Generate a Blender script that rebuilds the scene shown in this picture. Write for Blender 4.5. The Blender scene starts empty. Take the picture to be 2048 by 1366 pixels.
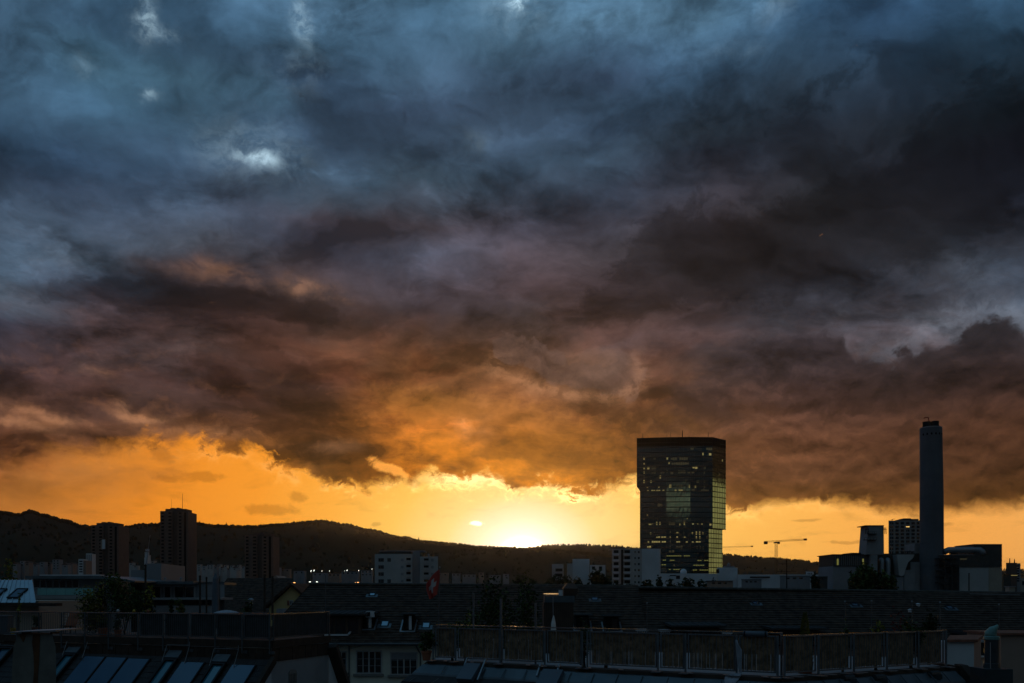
import bpy, bmesh, math, random
from mathutils import Vector, Matrix, noise as mnoise

# ------------------------------------------------------------------ camera
scene = bpy.context.scene
F, HZ, EYE = 1700.0, 1185.0, 22.0          # focal length in photo pixels, horizon row, eye height (m)
cam_d = bpy.data.cameras.new("camera")
cam = bpy.data.objects.new("camera", cam_d)
scene.collection.objects.link(cam)
cam.location = (0, 0, EYE)
cam.rotation_euler = (math.radians(90), 0, 0)
cam_d.sensor_width = 36.0
cam_d.lens = F / 2048 * 36.0
cam_d.shift_y = (HZ - 683) / 2048
cam_d.clip_start = 0.5
cam_d.clip_end = 60000
scene.camera = cam

# ------------------------------------------------------------------ render settings, exposure
scene.render.engine = 'CYCLES'
scene.view_settings.view_transform = 'Standard'
scene.view_settings.look = 'None'
scene.view_settings.exposure = 0.0
scene.view_settings.gamma = 1.0
scene.view_settings.use_curve_mapping = False
scene.cycles.use_denoising = True
scene.cycles.max_bounces = 5
scene.cycles.diffuse_bounces = 2
scene.cycles.glossy_bounces = 3
scene.cycles.transmission_bounces = 4
scene.cycles.volume_bounces = 1
scene.cycles.transparent_max_bounces = 12
scene.cycles.sample_clamp_indirect = 1.2
scene.cycles.sample_clamp_direct = 16.0
scene.cycles.caustics_reflective = False
scene.cycles.caustics_refractive = False

# ------------------------------------------------------------------ small helpers for node graphs
def lin(c):
    c = c / 255.0
    return c / 12.92 if c <= 0.04045 else ((c + 0.055) / 1.055) ** 2.4
def srgb(r, g, b, k=1.0):
    return (lin(r) * k, lin(g) * k, lin(b) * k, 1.0)
def az_of(px):
    return math.degrees(math.atan((px - 1024) / F))
def el_of(px, py):
    return math.degrees(math.atan((HZ - py) / math.hypot(F, px - 1024)))

class Sk:
    """a socket with arithmetic"""
    nt = None
    def __init__(self, s): self.s = s
    @staticmethod
    def m(op, *a, clamp=False):
        n = Sk.nt.nodes.new('ShaderNodeMath'); n.operation = op; n.use_clamp = clamp
        for i, v in enumerate(a):
            if isinstance(v, Sk): Sk.nt.links.new(v.s, n.inputs[i])
            else: n.inputs[i].default_value = v
        return Sk(n.outputs[0])
    def __add__(s, o): return Sk.m('ADD', s, o)
    __radd__ = __add__
    def __sub__(s, o): return Sk.m('SUBTRACT', s, o)
    def __rsub__(s, o): return Sk.m('SUBTRACT', o, s)
    def __mul__(s, o): return Sk.m('MULTIPLY', s, o)
    __rmul__ = __mul__
    def __truediv__(s, o): return Sk.m('DIVIDE', s, o)
    def __rtruediv__(s, o): return Sk.m('DIVIDE', o, s)
def sstep(v, lo, hi, a=0.0, b=1.0, kind='SMOOTHSTEP'):
    n = Sk.nt.nodes.new('ShaderNodeMapRange'); n.interpolation_type = kind; n.clamp = True
    Sk.nt.links.new(v.s, n.inputs['Value'])
    for k, x in zip(('From Min', 'From Max', 'To Min', 'To Max'), (lo, hi, a, b)):
        if isinstance(x, Sk): Sk.nt.links.new(x.s, n.inputs[k])
        else: n.inputs[k].default_value = x
    return Sk(n.outputs['Result'])
def comb(x, y, z=0.0):
    n = Sk.nt.nodes.new('ShaderNodeCombineXYZ')
    for i, v in enumerate((x, y, z)):
        if isinstance(v, Sk): Sk.nt.links.new(v.s, n.inputs[i])
        else: n.inputs[i].default_value = v
    return Sk(n.outputs[0])
def sepv(v):
    n = Sk.nt.nodes.new('ShaderNodeSeparateXYZ'); Sk.nt.links.new(v.s, n.inputs[0])
    return [Sk(o) for o in n.outputs]
def noise_tex(vec, scale, detail=6.0, rough=0.55, dist=0.0, lac=2.0, dims='3D'):
    n = Sk.nt.nodes.new('ShaderNodeTexNoise'); n.noise_dimensions = dims
    Sk.nt.links.new(vec.s, n.inputs['Vector'])
    n.inputs['Scale'].default_value = scale; n.inputs['Detail'].default_value = detail
    n.inputs['Roughness'].default_value = rough; n.inputs['Distortion'].default_value = dist
    n.inputs['Lacunarity'].default_value = lac
    return Sk(n.outputs['Fac']), Sk(n.outputs['Color'])
def ramp(fac, stops, interp='LINEAR'):
    n = Sk.nt.nodes.new('ShaderNodeValToRGB'); cr = n.color_ramp; cr.interpolation = interp
    stops = sorted(stops, key=lambda s: s[0])
    while len(cr.elements) < len(stops): cr.elements.new(0.5)
    for e, (p, c) in zip(cr.elements, stops):
        e.position = p
    for e, (p, c) in zip(cr.elements, stops):
        e.position = p; e.color = c
    Sk.nt.links.new(fac.s, n.inputs[0])
    return Sk(n.outputs['Color'])
def mixc(fac, a, b, mode='MIX', clampf=True):
    n = Sk.nt.nodes.new('ShaderNodeMix'); n.data_type = 'RGBA'; n.blend_type = mode; n.clamp_factor = clampf
    for k, v in ((0, fac), (6, a), (7, b)):
        if isinstance(v, Sk): Sk.nt.links.new(v.s, n.inputs[k])
        else: n.inputs[k].default_value = v
    return Sk(n.outputs[2])
def scalec(c, f):
    n = Sk.nt.nodes.new('ShaderNodeVectorMath'); n.operation = 'SCALE'
    if isinstance(c, Sk): Sk.nt.links.new(c.s, n.inputs[0])
    else: n.inputs[0].default_value = c[:3]
    if isinstance(f, Sk): Sk.nt.links.new(f.s, n.inputs[3])
    else: n.inputs[3].default_value = f
    return Sk(n.outputs[0])
def addc(a, b):
    n = Sk.nt.nodes.new('ShaderNodeVectorMath'); n.operation = 'ADD'
    Sk.nt.links.new(a.s, n.inputs[0]); Sk.nt.links.new(b.s, n.inputs[1])
    return Sk(n.outputs[0])
def vscale(v, sx, sy, sz, off=(0, 0, 0)):
    n = Sk.nt.nodes.new('ShaderNodeVectorMath'); n.operation = 'MULTIPLY_ADD'
    Sk.nt.links.new(v.s, n.inputs[0]); n.inputs[1].default_value = (sx, sy, sz); n.inputs[2].default_value = off
    return Sk(n.outputs[0])

# ------------------------------------------------------------------ world: clear evening sky under a broken deck of cloud
SUN_AZ, SUN_EL = az_of(1045), 3.0
world = bpy.data.worlds.new("World"); scene.world = world
world.use_nodes = True
wnt = world.node_tree; wnt.nodes.clear(); Sk.nt = wnt
w_out = wnt.nodes.new('ShaderNodeOutputWorld')
w_bg = wnt.nodes.new('ShaderNodeBackground'); w_bg.inputs['Strength'].default_value = 0.1
wnt.links.new(w_bg.outputs[0], w_out.inputs[0])
tc = wnt.nodes.new('ShaderNodeTexCoord')
D = Sk(tc.outputs['Generated'])
dx, dy, dz = sepv(D)
az = Sk.m('ARCTAN2', dx, dy) * 57.29578
el = Sk.m('ARCSINE', dz) * 57.29578
elp = Sk.m('MAXIMUM', el, 0.0)
zden = Sk.m('MAXIMUM', dz, 0.0) + 0.28
P = comb(dx / zden, dy / zden, 0.0)                # where the ray meets the cloud layer
Q = comb(az / 10.0, el / 10.0, 0.37)               # plain angles, for upright billows

# slow warp, so that no soft patch keeps a regular outline
_, wn = noise_tex(vscale(P, 1, 1, 1, (3.1, 1.7, 0.4)), 1.7, 5, 0.58)
wr, wg, wb = sepv(wn)
_, wn2 = noise_tex(vscale(Q, 1, 1, 1, (9.1, 4.2, 2.0)), 2.6, 6, 0.62)
vr, vg, vb = sepv(wn2)
amp = elp * 0.10 + 1.5
azw = az + (wr - 0.5) * amp * 2.6 + (vr - 0.5) * 4.0
elw = el + (wg - 0.5) * amp * 1.5 + (vg - 0.5) * 2.2

def grid(azs, els, table, cols, interp='LINEAR'):
    """colour over azimuth (columns) and elevation (stops of one ramp per column)"""
    fac = els / 60.0
    acc = None
    for i, px in enumerate(cols):
        stops = []
        for py, c in table[i]:
            e = max(0.0, el_of(px, py)) / 60.0
            stops.append((min(1.0, e), srgb(*c)))
        r = ramp(fac, stops, interp)
        if acc is None: acc = r
        else: acc = mixc(sstep(azs, az_of(cols[i - 1]), az_of(px), kind='LINEAR'), acc, r)
    return acc

COLS = [0, 205, 410, 615, 820, 1024, 1229, 1434, 1638, 1843, 2048]
DECK = [
 # x = 0
 [(-1600,(72,112,138)),(-700,(54,86,108)),(-80,(62,86,106)),(60,(62,86,106)),(160,(56,78,96)),(235,(44,64,82)),(310,(40,54,70)),(380,(50,62,76)),(460,(64,76,90)),(560,(70,84,98)),(610,(74,82,92)),(650,(46,48,60)),(700,(60,54,62)),(760,(64,52,56)),(800,(60,44,42)),(850,(104,72,60)),(900,(92,56,42)),(950,(132,80,42)),(1000,(190,108,40)),(1080,(225,130,45))],
 # 205
 [(-1600,(72,112,138)),(-700,(54,86,108)),(-60,(52,76,96)),(50,(54,78,98)),(110,(64,92,110)),(170,(60,86,106)),(230,(50,70,88)),(300,(46,64,84)),(360,(54,66,84)),(440,(64,76,92)),(520,(68,82,96)),(560,(58,68,82)),(600,(52,52,62)),(650,(62,56,62)),(700,(66,54,56)),(760,(62,46,44)),(830,(70,48,42)),(890,(110,66,40)),(940,(180,104,38)),(1000,(225,130,36)),(1080,(235,140,45))],
 # 410
 [(-1600,(72,112,138)),(-700,(54,86,108)),(-60,(56,80,100)),(40,(56,80,100)),(100,(56,78,96)),(160,(70,98,116)),(220,(58,82,100)),(270,(62,84,104)),(330,(62,80,100)),(390,(72,88,108)),(450,(72,80,94)),(500,(76,80,90)),(550,(70,62,68)),(600,(40,38,44)),(650,(52,42,44)),(700,(78,62,60)),(750,(70,50,48)),(800,(64,44,40)),(850,(88,54,36)),(890,(140,84,34)),(940,(220,132,36)),(1080,(240,150,50))],
 # 615
 [(-1600,(72,112,138)),(-700,(54,86,108)),(-60,(88,120,144)),(30,(84,114,138)),(90,(62,88,108)),(150,(48,66,86)),(210,(46,62,78)),(260,(54,70,88)),(320,(66,84,102)),(380,(70,78,90)),(430,(74,66,74)),(480,(62,60,72)),(540,(82,72,78)),(590,(74,62,62)),(640,(60,44,40)),(700,(74,50,40)),(760,(70,46,40)),(820,(80,50,36)),(880,(98,60,34)),(940,(90,58,32)),(1080,(120,74,24))],
 # 820
 [(-1600,(72,112,138)),(-700,(54,86,108)),(-60,(66,94,114)),(60,(64,90,110)),(150,(60,80,98)),(220,(52,66,84)),(290,(48,62,76)),(340,(58,72,84)),(390,(72,78,90)),(440,(78,68,74)),(500,(74,74,86)),(560,(72,62,68)),(610,(58,46,48)),(660,(82,54,42)),(720,(100,62,38)),(780,(118,70,36)),(840,(150,86,34)),(890,(172,98,26)),(940,(176,100,16)),(1080,(176,104,10))],
 # 1024
 [(-1600,(72,112,138)),(-700,(54,86,108)),(-60,(84,114,138)),(40,(76,104,124)),(110,(66,90,108)),(170,(56,74,92)),(230,(52,66,82)),(290,(54,68,84)),(340,(48,62,76)),(400,(58,64,76)),(450,(66,62,72)),(510,(72,62,68)),(570,(70,58,62)),(620,(66,54,54)),(680,(84,62,54)),(740,(112,72,48)),(800,(124,74,42)),(850,(130,74,34)),(900,(150,86,20)),(940,(150,88,12)),(1080,(150,90,6))],
 # 1229
 [(-900,(40,58,76)),(-60,(80,110,134)),(50,(78,106,126)),(110,(62,84,104)),(170,(48,62,80)),(230,(46,62,78)),(290,(44,58,74)),(340,(52,66,80)),(400,(46,52,64)),(450,(52,50,58)),(520,(58,52,56)),(580,(50,44,48)),(640,(56,46,46)),(700,(68,52,50)),(750,(100,72,58)),(800,(98,64,44)),(860,(112,68,38)),(920,(124,74,28)),(960,(132,78,18)),(1080,(140,86,8))],
 # 1434
 [(-900,(36,52,70)),(-60,(84,114,138)),(40,(76,104,124)),(110,(60,84,104)),(170,(52,74,94)),(230,(48,64,80)),(290,(42,52,62)),(340,(36,40,50)),(400,(48,44,50)),(460,(38,32,34)),(540,(40,35,37)),(600,(44,40,44)),(660,(56,50,54)),(720,(58,46,46)),(780,(76,54,46)),(840,(106,70,44)),(900,(128,80,40)),(960,(110,66,26)),(1010,(112,72,22)),(1080,(150,92,24))],
 # 1638
 [(-900,(30,46,64)),(-60,(44,70,92)),(50,(42,64,84)),(120,(40,58,74)),(200,(38,50,62)),(280,(34,40,50)),(350,(32,34,40)),(430,(34,33,36)),(520,(36,34,38)),(590,(46,46,54)),(650,(52,48,54)),(710,(56,48,52)),(760,(60,46,46)),(820,(88,58,46)),(880,(106,66,46)),(940,(92,58,40)),(990,(112,70,30)),(1080,(160,96,30))],
 # 1843
 [(-900,(28,42,58)),(-60,(40,62,84)),(40,(38,58,78)),(120,(32,46,60)),(200,(32,42,54)),(260,(32,38,46)),(330,(30,32,40)),(430,(32,32,38)),(500,(36,38,44)),(560,(52,56,64)),(620,(64,64,72)),(670,(72,72,80)),(730,(52,46,50)),(800,(56,44,46)),(860,(64,46,44)),(920,(78,52,42)),(980,(86,56,36)),(1080,(150,94,40))],
 # 2048
 [(-900,(28,42,58)),(-60,(46,70,92)),(40,(40,62,80)),(120,(32,46,58)),(190,(24,32,40)),(250,(24,26,36)),(330,(28,30,40)),(430,(28,32,42)),(500,(40,46,56)),(560,(66,72,84)),(610,(86,94,108)),(670,(84,88,98)),(740,(54,48,54)),(800,(40,32,34)),(860,(42,32,30)),(920,(62,42,36)),(980,(80,54,38)),(1080,(140,90,44))],
]
deck = grid(azw, elw, DECK, COLS)

# relief of the cloud base, lit from the low sun
Pw = comb(dx / zden + (wr - 0.5) * 0.36, dy / zden + (wb - 0.5) * 0.36, 0.0)
def fbm(off, sc=2.9, det=7, ro=0.58):
    return noise_tex(vscale(Pw, 1.0, 1.15, 1.0, off), sc, det, ro, 0.0)[0]
f0 = fbm((0, 0, 0)); f1 = fbm((0.0, 0.08, 0.02))
rel = f0 - f1
g0 = fbm((4.3, 2.9, 1.1), 3.2, 7, 0.58); g1 = fbm((7.7, 5.1, 2.3), 5.0, 6, 0.58)
Qw = comb(az / 10.0 + (vb - 0.5) * 0.35, el / 10.0 + (vr - 0.5) * 0.25, 0.37)
fq0 = noise_tex(vscale(Qw, 1.0, 1.7, 1, (0, 0, 0)), 2.7, 6, 0.60)[0]
fq1 = noise_tex(vscale(Qw, 1.0, 1.7, 1, (0.0, 0.085, 0.0)), 2.7, 6, 0.60)[0]
relq = fq0 - fq1
def vor(vec, scale, det=3.0, ro=0.55, smooth=0.35):
    n = Sk.nt.nodes.new('ShaderNodeTexVoronoi'); n.voronoi_dimensions = '2D'; n.feature = 'F1'; n.normalize = True
    Sk.nt.links.new(vec.s, n.inputs['Vector']); n.inputs['Scale'].default_value = scale; n.inputs['Detail'].default_value = det
    n.inputs['Roughness'].default_value = ro
    return Sk(n.outputs['Distance'])
Qv = comb(az / 10.0 + (vb - 0.5) * 0.20 + (wr - 0.5) * 0.15, el / 7.5 + (vr - 0.5) * 0.16, 0.37)
vo = vor(Qv, 3.2); vo1 = vor(vscale(Qv, 1, 1, 1, (0.0, 0.06, 0.0)), 3.2)
bil = 0.5 - vo * 0.9                      # rounded lobes
relv = vo1 - vo
fine = noise_tex(vscale(Qw, 1, 1.4, 1, (5.5, 2.2, 1.0)), 5.5, 5, 0.66)[0]
fine2 = noise_tex(vscale(Qw, 1, 1.25, 1, (1.5, 7.2, 4.0)), 11.0, 4, 0.66)[0]
fineA = noise_tex(vscale(Qw, 1, 1.4, 1, (8.5, 1.2, 2.0)), 6.5, 5, 0.64)[0]
lowness = sstep(el, 6.0, 20.0, 1.0, 0.0)
mod = 1.0 + (f0 - 0.5) * 2.5 + rel * 2.6 + (fq0 - 0.5) * lowness * 0.9 + relv * lowness * 0.5 + (fineA - 0.5) * (lowness * 0.9 + 0.45) + (fine2 - 0.5) * (lowness * 0.45 + 0.2)
mod = mod * (1.0 - sstep(g0, 0.48, 0.55) * 0.30) * (1.0 + sstep(g1, 0.51, 0.60) * 0.20)
mod = Sk.m('MAXIMUM', mod * sstep(el, 12.0, 24.0, 1.02, 1.22), 0.35)
hue = sstep(fbm((1.9, 8.4, 5.0), 2.4, 6), 0.42, 0.60)
deck = mixc(sstep(el, 9.0, 14.0) * sstep(el, 17.0, 23.0, 1.0, 0.0) * 0.7, deck, mixc(hue, mixc(1.0, deck, (0.90, 0.99, 1.06, 1), 'MULTIPLY'), mixc(1.0, deck, (1.26, 0.96, 0.86, 1), 'MULTIPLY')))
deck = scalec(deck, mod)
warm = sstep(el, 9.0, 19.0, 1.0, 0.0) * sstep(az, 8.0, 30.0, 1.0, 0.55)
lit = Sk.m('MAXIMUM', relq * 2.0 + relv * 0.8 - 0.06, 0.0) * warm
deck = addc(deck, scalec((0.20, 0.078, 0.026), lit))

def blob(x, y, rx, ry, a=azw, e=elw):
    """soft patch centred on a direction (given as the photo's pixel), radii in pixels"""
    a0, e0 = az_of(x), el_of(x, y)
    ca = math.cos(math.radians(a0)) ** 2
    ra, re = rx / F * 57.3 * ca, ry / F * 57.3 * math.cos(math.radians(a0)) * math.cos(math.radians(e0)) ** 2
    u = (a - a0) / ra; v = (e - e0) / re
    return Sk.m('EXPONENT', (u * u + v * v) * -1.0)

def rblob(x, y, rx, ry, rot, a, e):
    a0, e0 = az_of(x), el_of(x, y); c0 = math.cos(math.radians(a0))
    kx, ky = F / 57.3 / c0 ** 2, F / 57.3 / (c0 * math.cos(math.radians(e0)) ** 2)
    cr, sr = math.cos(math.radians(rot)), math.sin(math.radians(rot))
    u = (a - a0) * kx; v = (e - e0) * ky
    p = (u * cr + v * sr) * (1.0 / rx); q = (v * cr - u * sr) * (1.0 / ry)
    return Sk.m('EXPONENT', (p * p + q * q) * -1.0)
def field(lst, a, e):
    acc = None
    for (x, y, rx, ry, rot, k) in lst:
        b = rblob(x, y, rx, ry, rot, a, e) * k; acc = b if acc is None else acc + b
    return acc
azg = az + (vr - 0.5) * 2.6 + (wr - 0.5) * 1.6; elg = el + (vg - 0.5) * 1.6 + (wg - 0.5) * 1.0
def mass(lst, t0, t1, nz=0.55, bz=0.35):
    return sstep(field(lst, azg, elg) + (fineA - 0.5) * nz * 2.4 + (fine2 - 0.5) * 0.5 + (bil - 0.2) * bz, t0 - 0.06, t1 + 0.06)
MD = mass([(330, 605, 200, 34, 0, .9), (560, 612, 150, 30, -4, .8), (180, 590, 80, 24, 8, .5)], 0.34, 0.52)
ME = mass([(500, 735, 130, 48, 0, .85), (590, 820, 150, 60, -28, .95), (660, 900, 110, 50, -32, .95), (735, 955, 80, 26, -12, .9), (470, 870, 60, 30, -10, .5), (250, 880, 130, 30, -6, .55), (840, 962, 22, 10, 0, .6)], 0.34, 0.50)
MF = mass([(760, 300, 190, 60, 8, .9), (640, 210, 120, 40, -22, .7), (1100, 230, 170, 60, 0, .7), (330, 120, 90, 40, -25, .6), (60, 320, 170, 46, -4, .8), (860, 215, 110, 50, 20, .4)], 0.38, 0.62)
MC = mass([(1560, 500, 320, 90, 10, .9), (1850, 420, 300, 110, 18, .9), (1330, 470, 110, 60, 40, .7), (1960, 250, 150, 120, 40, .7), (1640, 190, 150, 60, 30, .5), (1260, 590, 150, 50, 20, .6)], 0.36, 0.60)
ML = mass([(90, 430, 240, 60, 0, .45), (260, 470, 260, 50, 3, .6), (420, 430, 120, 50, 10, .6), (1440, 60, 130, 50, 35, .7), (1250, 60, 160, 60, 0, .5), (40, 100, 120, 70, 0, .5), (80, 540, 140, 40, 0, .4), (680, 45, 60, 60, 60, .5)], 0.34, 0.62)
MG = mass([(1060, 880, 230, 70, 0, .9), (900, 830, 160, 60, -14, .8), (1150, 940, 150, 30, 0, .7), (880, 920, 120, 30, 0, .6), (1400, 860, 90, 50, -40, .5)], 0.34, 0.80, .4, .3)
deck = mixc(sstep(el, 12.0, 24.0), deck, mixc(1.0, deck, (0.90, 1.01, 1.08, 1), 'MULTIPLY'))
deck = scalec(deck, (1.0 - MF * 0.22) * (1.0 - MC * 0.44) * (1.0 + ML * 0.16) * (1.0 - MD * 0.38) * (1.0 - ME * 0.40))
deck = addc(deck, scalec((0.085, 0.034, 0.004), MG * (1.0 - ME) * sstep(f0, 0.3, 0.6, 0.5, 1.2)))
warmz = sstep(el, 4.0, 15.0, 1.0, 0.0) * sstep(Sk.m('ABSOLUTE', az - 1.0), 6.0, 26.0, 1.0, 0.25)
deck = mixc(warmz, deck, mixc(1.0, deck, (1.04, 0.92, 0.34, 1), 'MULTIPLY'))
deck = scalec(deck, 1.0 - sstep(az, 20.0, 30.0) * sstep(el, 12.0, 15.0, 1.0, 0.0) * 0.30)

azm = az + (wr - 0.5) * 2.0 + (vr - 0.5) * 3.0
elm = el + (wg - 0.5) * 1.6 + (vg - 0.5) * 2.0
# thin places where the bright upper sky shows through
holes = [(512, 312, 24, 18, 0.55), (505, 302, 90, 50, 0.15), (285, 26, 22, 40, 0.50), (330, 62, 36, 16, 0.20), (608, 40, 18, 40, 0.34),
         (1030, 2, 20, 17, 0.95), (1020, 20, 60, 50, 0.10), (306, 184, 16, 10, 0.35), (170, 132, 30, 18, 0.08), (950, 284, 34, 20, 0.06),
         (1560, 8, 46, 40, 0.09), (590, 140, 60, 40, 0.06), (1470, 110, 60, 20, 0.05)]
hs = None
for (x, y, rx, ry, k) in holes:
    b = blob(x, y, rx, ry, azm, elm) * k
    hs = b if hs is None else hs + b
hs = hs * sstep(fineA, 0.34, 0.66, 0.10, 1.15)
deck = addc(deck, scalec((0.55, 0.74, 0.82), hs))
# lit scraps of lower cloud
scraps = [(455, 548, 110, 20, .085), (600, 578, 30, 12, .13), (660, 585, 34, 16, .10), (100, 838, 70, 12, .15), (50, 860, 60, 9, .14), (250, 806, 26, 22, .16),
          (300, 828, 50, 9, .18), (420, 862, 110, 14, .10), (1010, 700, 30, 30, .05),
          (950, 850, 40, 34, .20), (1680, 860, 34, 26, .09), (640, 895, 80, 14, .08), (225, 745, 60, 12, .05)]
ss = None
for (x, y, rx, ry, k) in scraps:
    b = blob(x, y, rx, ry, azm, elm) * k
    ss = b if ss is None else ss + b
ss = ss * sstep(fq0, 0.36, 0.62, 0.1, 1.5)
cl = field([(1010, 705, 36, 34, 0, 1.0), (1085, 725, 70, 34, -16, .9), (1190, 765, 80, 26, -8, .8), (1255, 745, 40, 40, 30, 1.0)], azg, elg) + (fineA - 0.5) * 1.6 + (bil - 0.2) * 0.5
clm = sstep(cl, 0.40, 0.58)
deck = mixc(clm * 0.42, deck, scalec((0.105, 0.066, 0.058), Sk.m('MAXIMUM', 1.0 + (fineA - 0.5) * 2.0 + relq * 2.0, 0.3)))
cr_ = field([(1040, 765, 90, 13, -16, 1.0), (1165, 790, 90, 11, -8, 1.0), (1270, 780, 34, 12, 20, 1.0), (1280, 740, 16, 30, 0, .7), (985, 735, 20, 26, 30, .5)], azg, elg) * sstep(fineA, .36, .6, .3, 1.3)
ss = ss + cr_ * 0.13
gold = field([(752, 930, 34, 20, -20, 1.0), (800, 946, 40, 12, -16, .9), (700, 978, 40, 7, -6, .6), (430, 905, 70, 20, 0, .6), (540, 925, 40, 14, -20, .5)], azg, elg) + (fineA - 0.5) * 2.0
deck = addc(deck, scalec((0.75, 0.30, 0.05), sstep(gold, 0.45, 0.95)))
deck = addc(deck, scalec((1.0, 0.46, 0.22), ss))

# darker heaped cloud standing in front on the right
def curve(azs, pts, span=64.0):
    """elevation (deg) as a function of azimuth, as a grey ramp; pts in photo pixels"""
    st = [(min(1, max(0, az_of(x) / span + 0.5)), (el_of(x, y) / 40.0,) * 3 + (1,)) for x, y in pts]
    r = ramp(azs / span + 0.5, st)
    n = Sk.nt.nodes.new('ShaderNodeSeparateColor'); Sk.nt.links.new(r.s, n.inputs[0])
    return Sk(n.outputs[0]) * 40.0
edge_n = (fine - 0.5) * 2.6 + (bil - 0.2) * 2.4 + (fine2 - 0.5) * 1.8
azj = az + (vr - 0.5) * 2.2 + (fine - 0.5) * 1.2
heap_top = curve(azj, [(1180, 1000), (1280, 840), (1345, 772), (1400, 735), (1470, 692), (1540, 664), (1690, 668), (1712, 712), (1785, 735), (1812, 698), (1880, 682),
                      (1915, 660), (1945, 640), (2000, 632), (2048, 664), (2200, 690)])
hd = heap_top - el + edge_n * 0.8
heap = sstep(hd, -0.45, 0.60) * sstep(az, az_of(1250), az_of(1420))
heap_col = ramp(el / 60.0, [(0.0, srgb(170, 104, 34)), (el_of(1700, 1010) / 60, srgb(112, 70, 32)), (el_of(1700, 950) / 60, srgb(98, 62, 40)), (el_of(1700, 880) / 60, srgb(100, 64, 46)),
                            (el_of(1700, 800) / 60, srgb(70, 50, 46)), (el_of(1700, 730) / 60, srgb(54, 45, 48)), (el_of(1700, 660) / 60, srgb(46, 42, 48)), (el_of(1700, 560) / 60, srgb(46, 44, 52))])
heap_col = scalec(heap_col, Sk.m('MAXIMUM', 1.0 + (fq0 - 0.5) * 1.8 + relq * 2.4 + relv * 0.7, 0.35) * sstep(az, 12.0, 30.0, 0.98, 0.55))
heap_col = addc(heap_col, scalec((0.09, 0.032, 0.012), lit * sstep(az, 14.0, 28.0, 1.0, 0.25)))
behind = Sk.m('EXPONENT', Sk.m('ABSOLUTE', hd) * -0.55) * sstep(az, az_of(1300), az_of(2000)) * sstep(hd, -6.0, 0.0)
deck = addc(deck, scalec((0.045, 0.052, 0.064), behind * sstep(fine, 0.3, 0.7, 0.4, 1.2) * sstep(az, az_of(1500), az_of(1950), 0.8, 2.0)))
deck = mixc(heap * sstep(az, az_of(1280), az_of(1700), 0.55, 0.92), deck, heap_col)

# clear strip below the deck
ca, sa = math.cos(math.radians(SUN_EL)), math.sin(math.radians(SUN_EL))
u = (az - SUN_AZ) ; v = (el - 2.6) * 1.35
ang = Sk.m('SQRT', u * u + v * v)
glow = ramp(ang / 40.0, [(0.0, (6.5, 5.2, 3.3, 1)), (0.7 / 40, (3.4, 2.6, 1.6, 1)), (1.8 / 40, (1.6, 1.30, 0.90, 1)), (3.2 / 40, (1.12, 0.92, 0.58, 1)), (5.4 / 40, (1.05, 0.72, 0.25, 1)), (9 / 40, (1.02, 0.56, 0.10, 1)), (13 / 40, (1.0, 0.43, 0.052, 1)), (18 / 40, (0.96, 0.33, 0.026, 1)), (24 / 40, (0.86, 0.27, 0.020, 1)), (30 / 40, (0.70, 0.23, 0.026, 1)), (1.0, (0.35, 0.14, 0.04, 1))])
glow_r = ramp(ang / 40.0, [(0.0, (6.5, 5.2, 3.3, 1)), (0.7 / 40, (3.4, 2.6, 1.6, 1)), (1.8 / 40, (1.6, 1.30, 0.90, 1)), (3.2 / 40, (1.12, 0.92, 0.58, 1)), (5.4 / 40, (1.04, 0.73, 0.27, 1)), (9 / 40, (1.02, 0.59, 0.14, 1)), (14 / 40, (1.02, 0.52, 0.10, 1)), (20 / 40, (1.0, 0.46, 0.085, 1)), (26 / 40, (0.96, 0.41, 0.08, 1)), (30 / 40, (0.93, 0.41, 0.09, 1)), (1.0, (0.95, 0.62, 0.20, 1))])
glow = mixc(sstep(az, -3.0, 5.0), glow, glow_r)
wisp = noise_tex(vscale(Q, 1.0, 3.2, 1, (2.0, 8.0, 3.0)), 3.0, 5, 0.55, 0.5)[0]
glow = mixc(sstep(wisp, 0.52, 0.72, 0.0, 0.42) * sstep(ang, 2.0, 6.0), glow, scalec(glow, 0.62))
small = None
for (x, y, rx, ry) in [(415, 952, 40, 9), (330, 960, 26, 8), (600, 996, 24, 9), (540, 1022, 50, 10), (752, 1050, 13, 4), (1880, 1055, 44, 4), (1835, 1034, 14, 5), (1620, 1043, 34, 3), (330, 905, 22, 18), (835, 966, 18, 7), (1690, 1085, 36, 3)]:
    b = blob(x, y, rx * 1.25, ry * 1.5, az + (vr - .5) * 2.2, el + (vg - .5) * 0.9)
    small = b if small is None else small + b
glow = mixc(sstep(small + (fine - 0.5) * 1.4 + (fine2 - 0.5) * 0.8, 0.38, 0.85, 0.0, 0.62), glow, scalec(glow, 0.55), 'MIX')
glow = addc(glow, scalec((1.0, 0.85, 0.5), blob(930, 958, 80, 11, az + (fine - .5) * 2.0, el + (fine2 - .5) * 1.0) * 0.55))
puff = blob(951, 1047, 20, 6, az + (fine - .5) * 2.0, el + (vg - .5) * 0.8)
glow = addc(glow, scalec((0.9, 0.8, 0.6), sstep(puff, 0.35, 0.7)))

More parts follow.
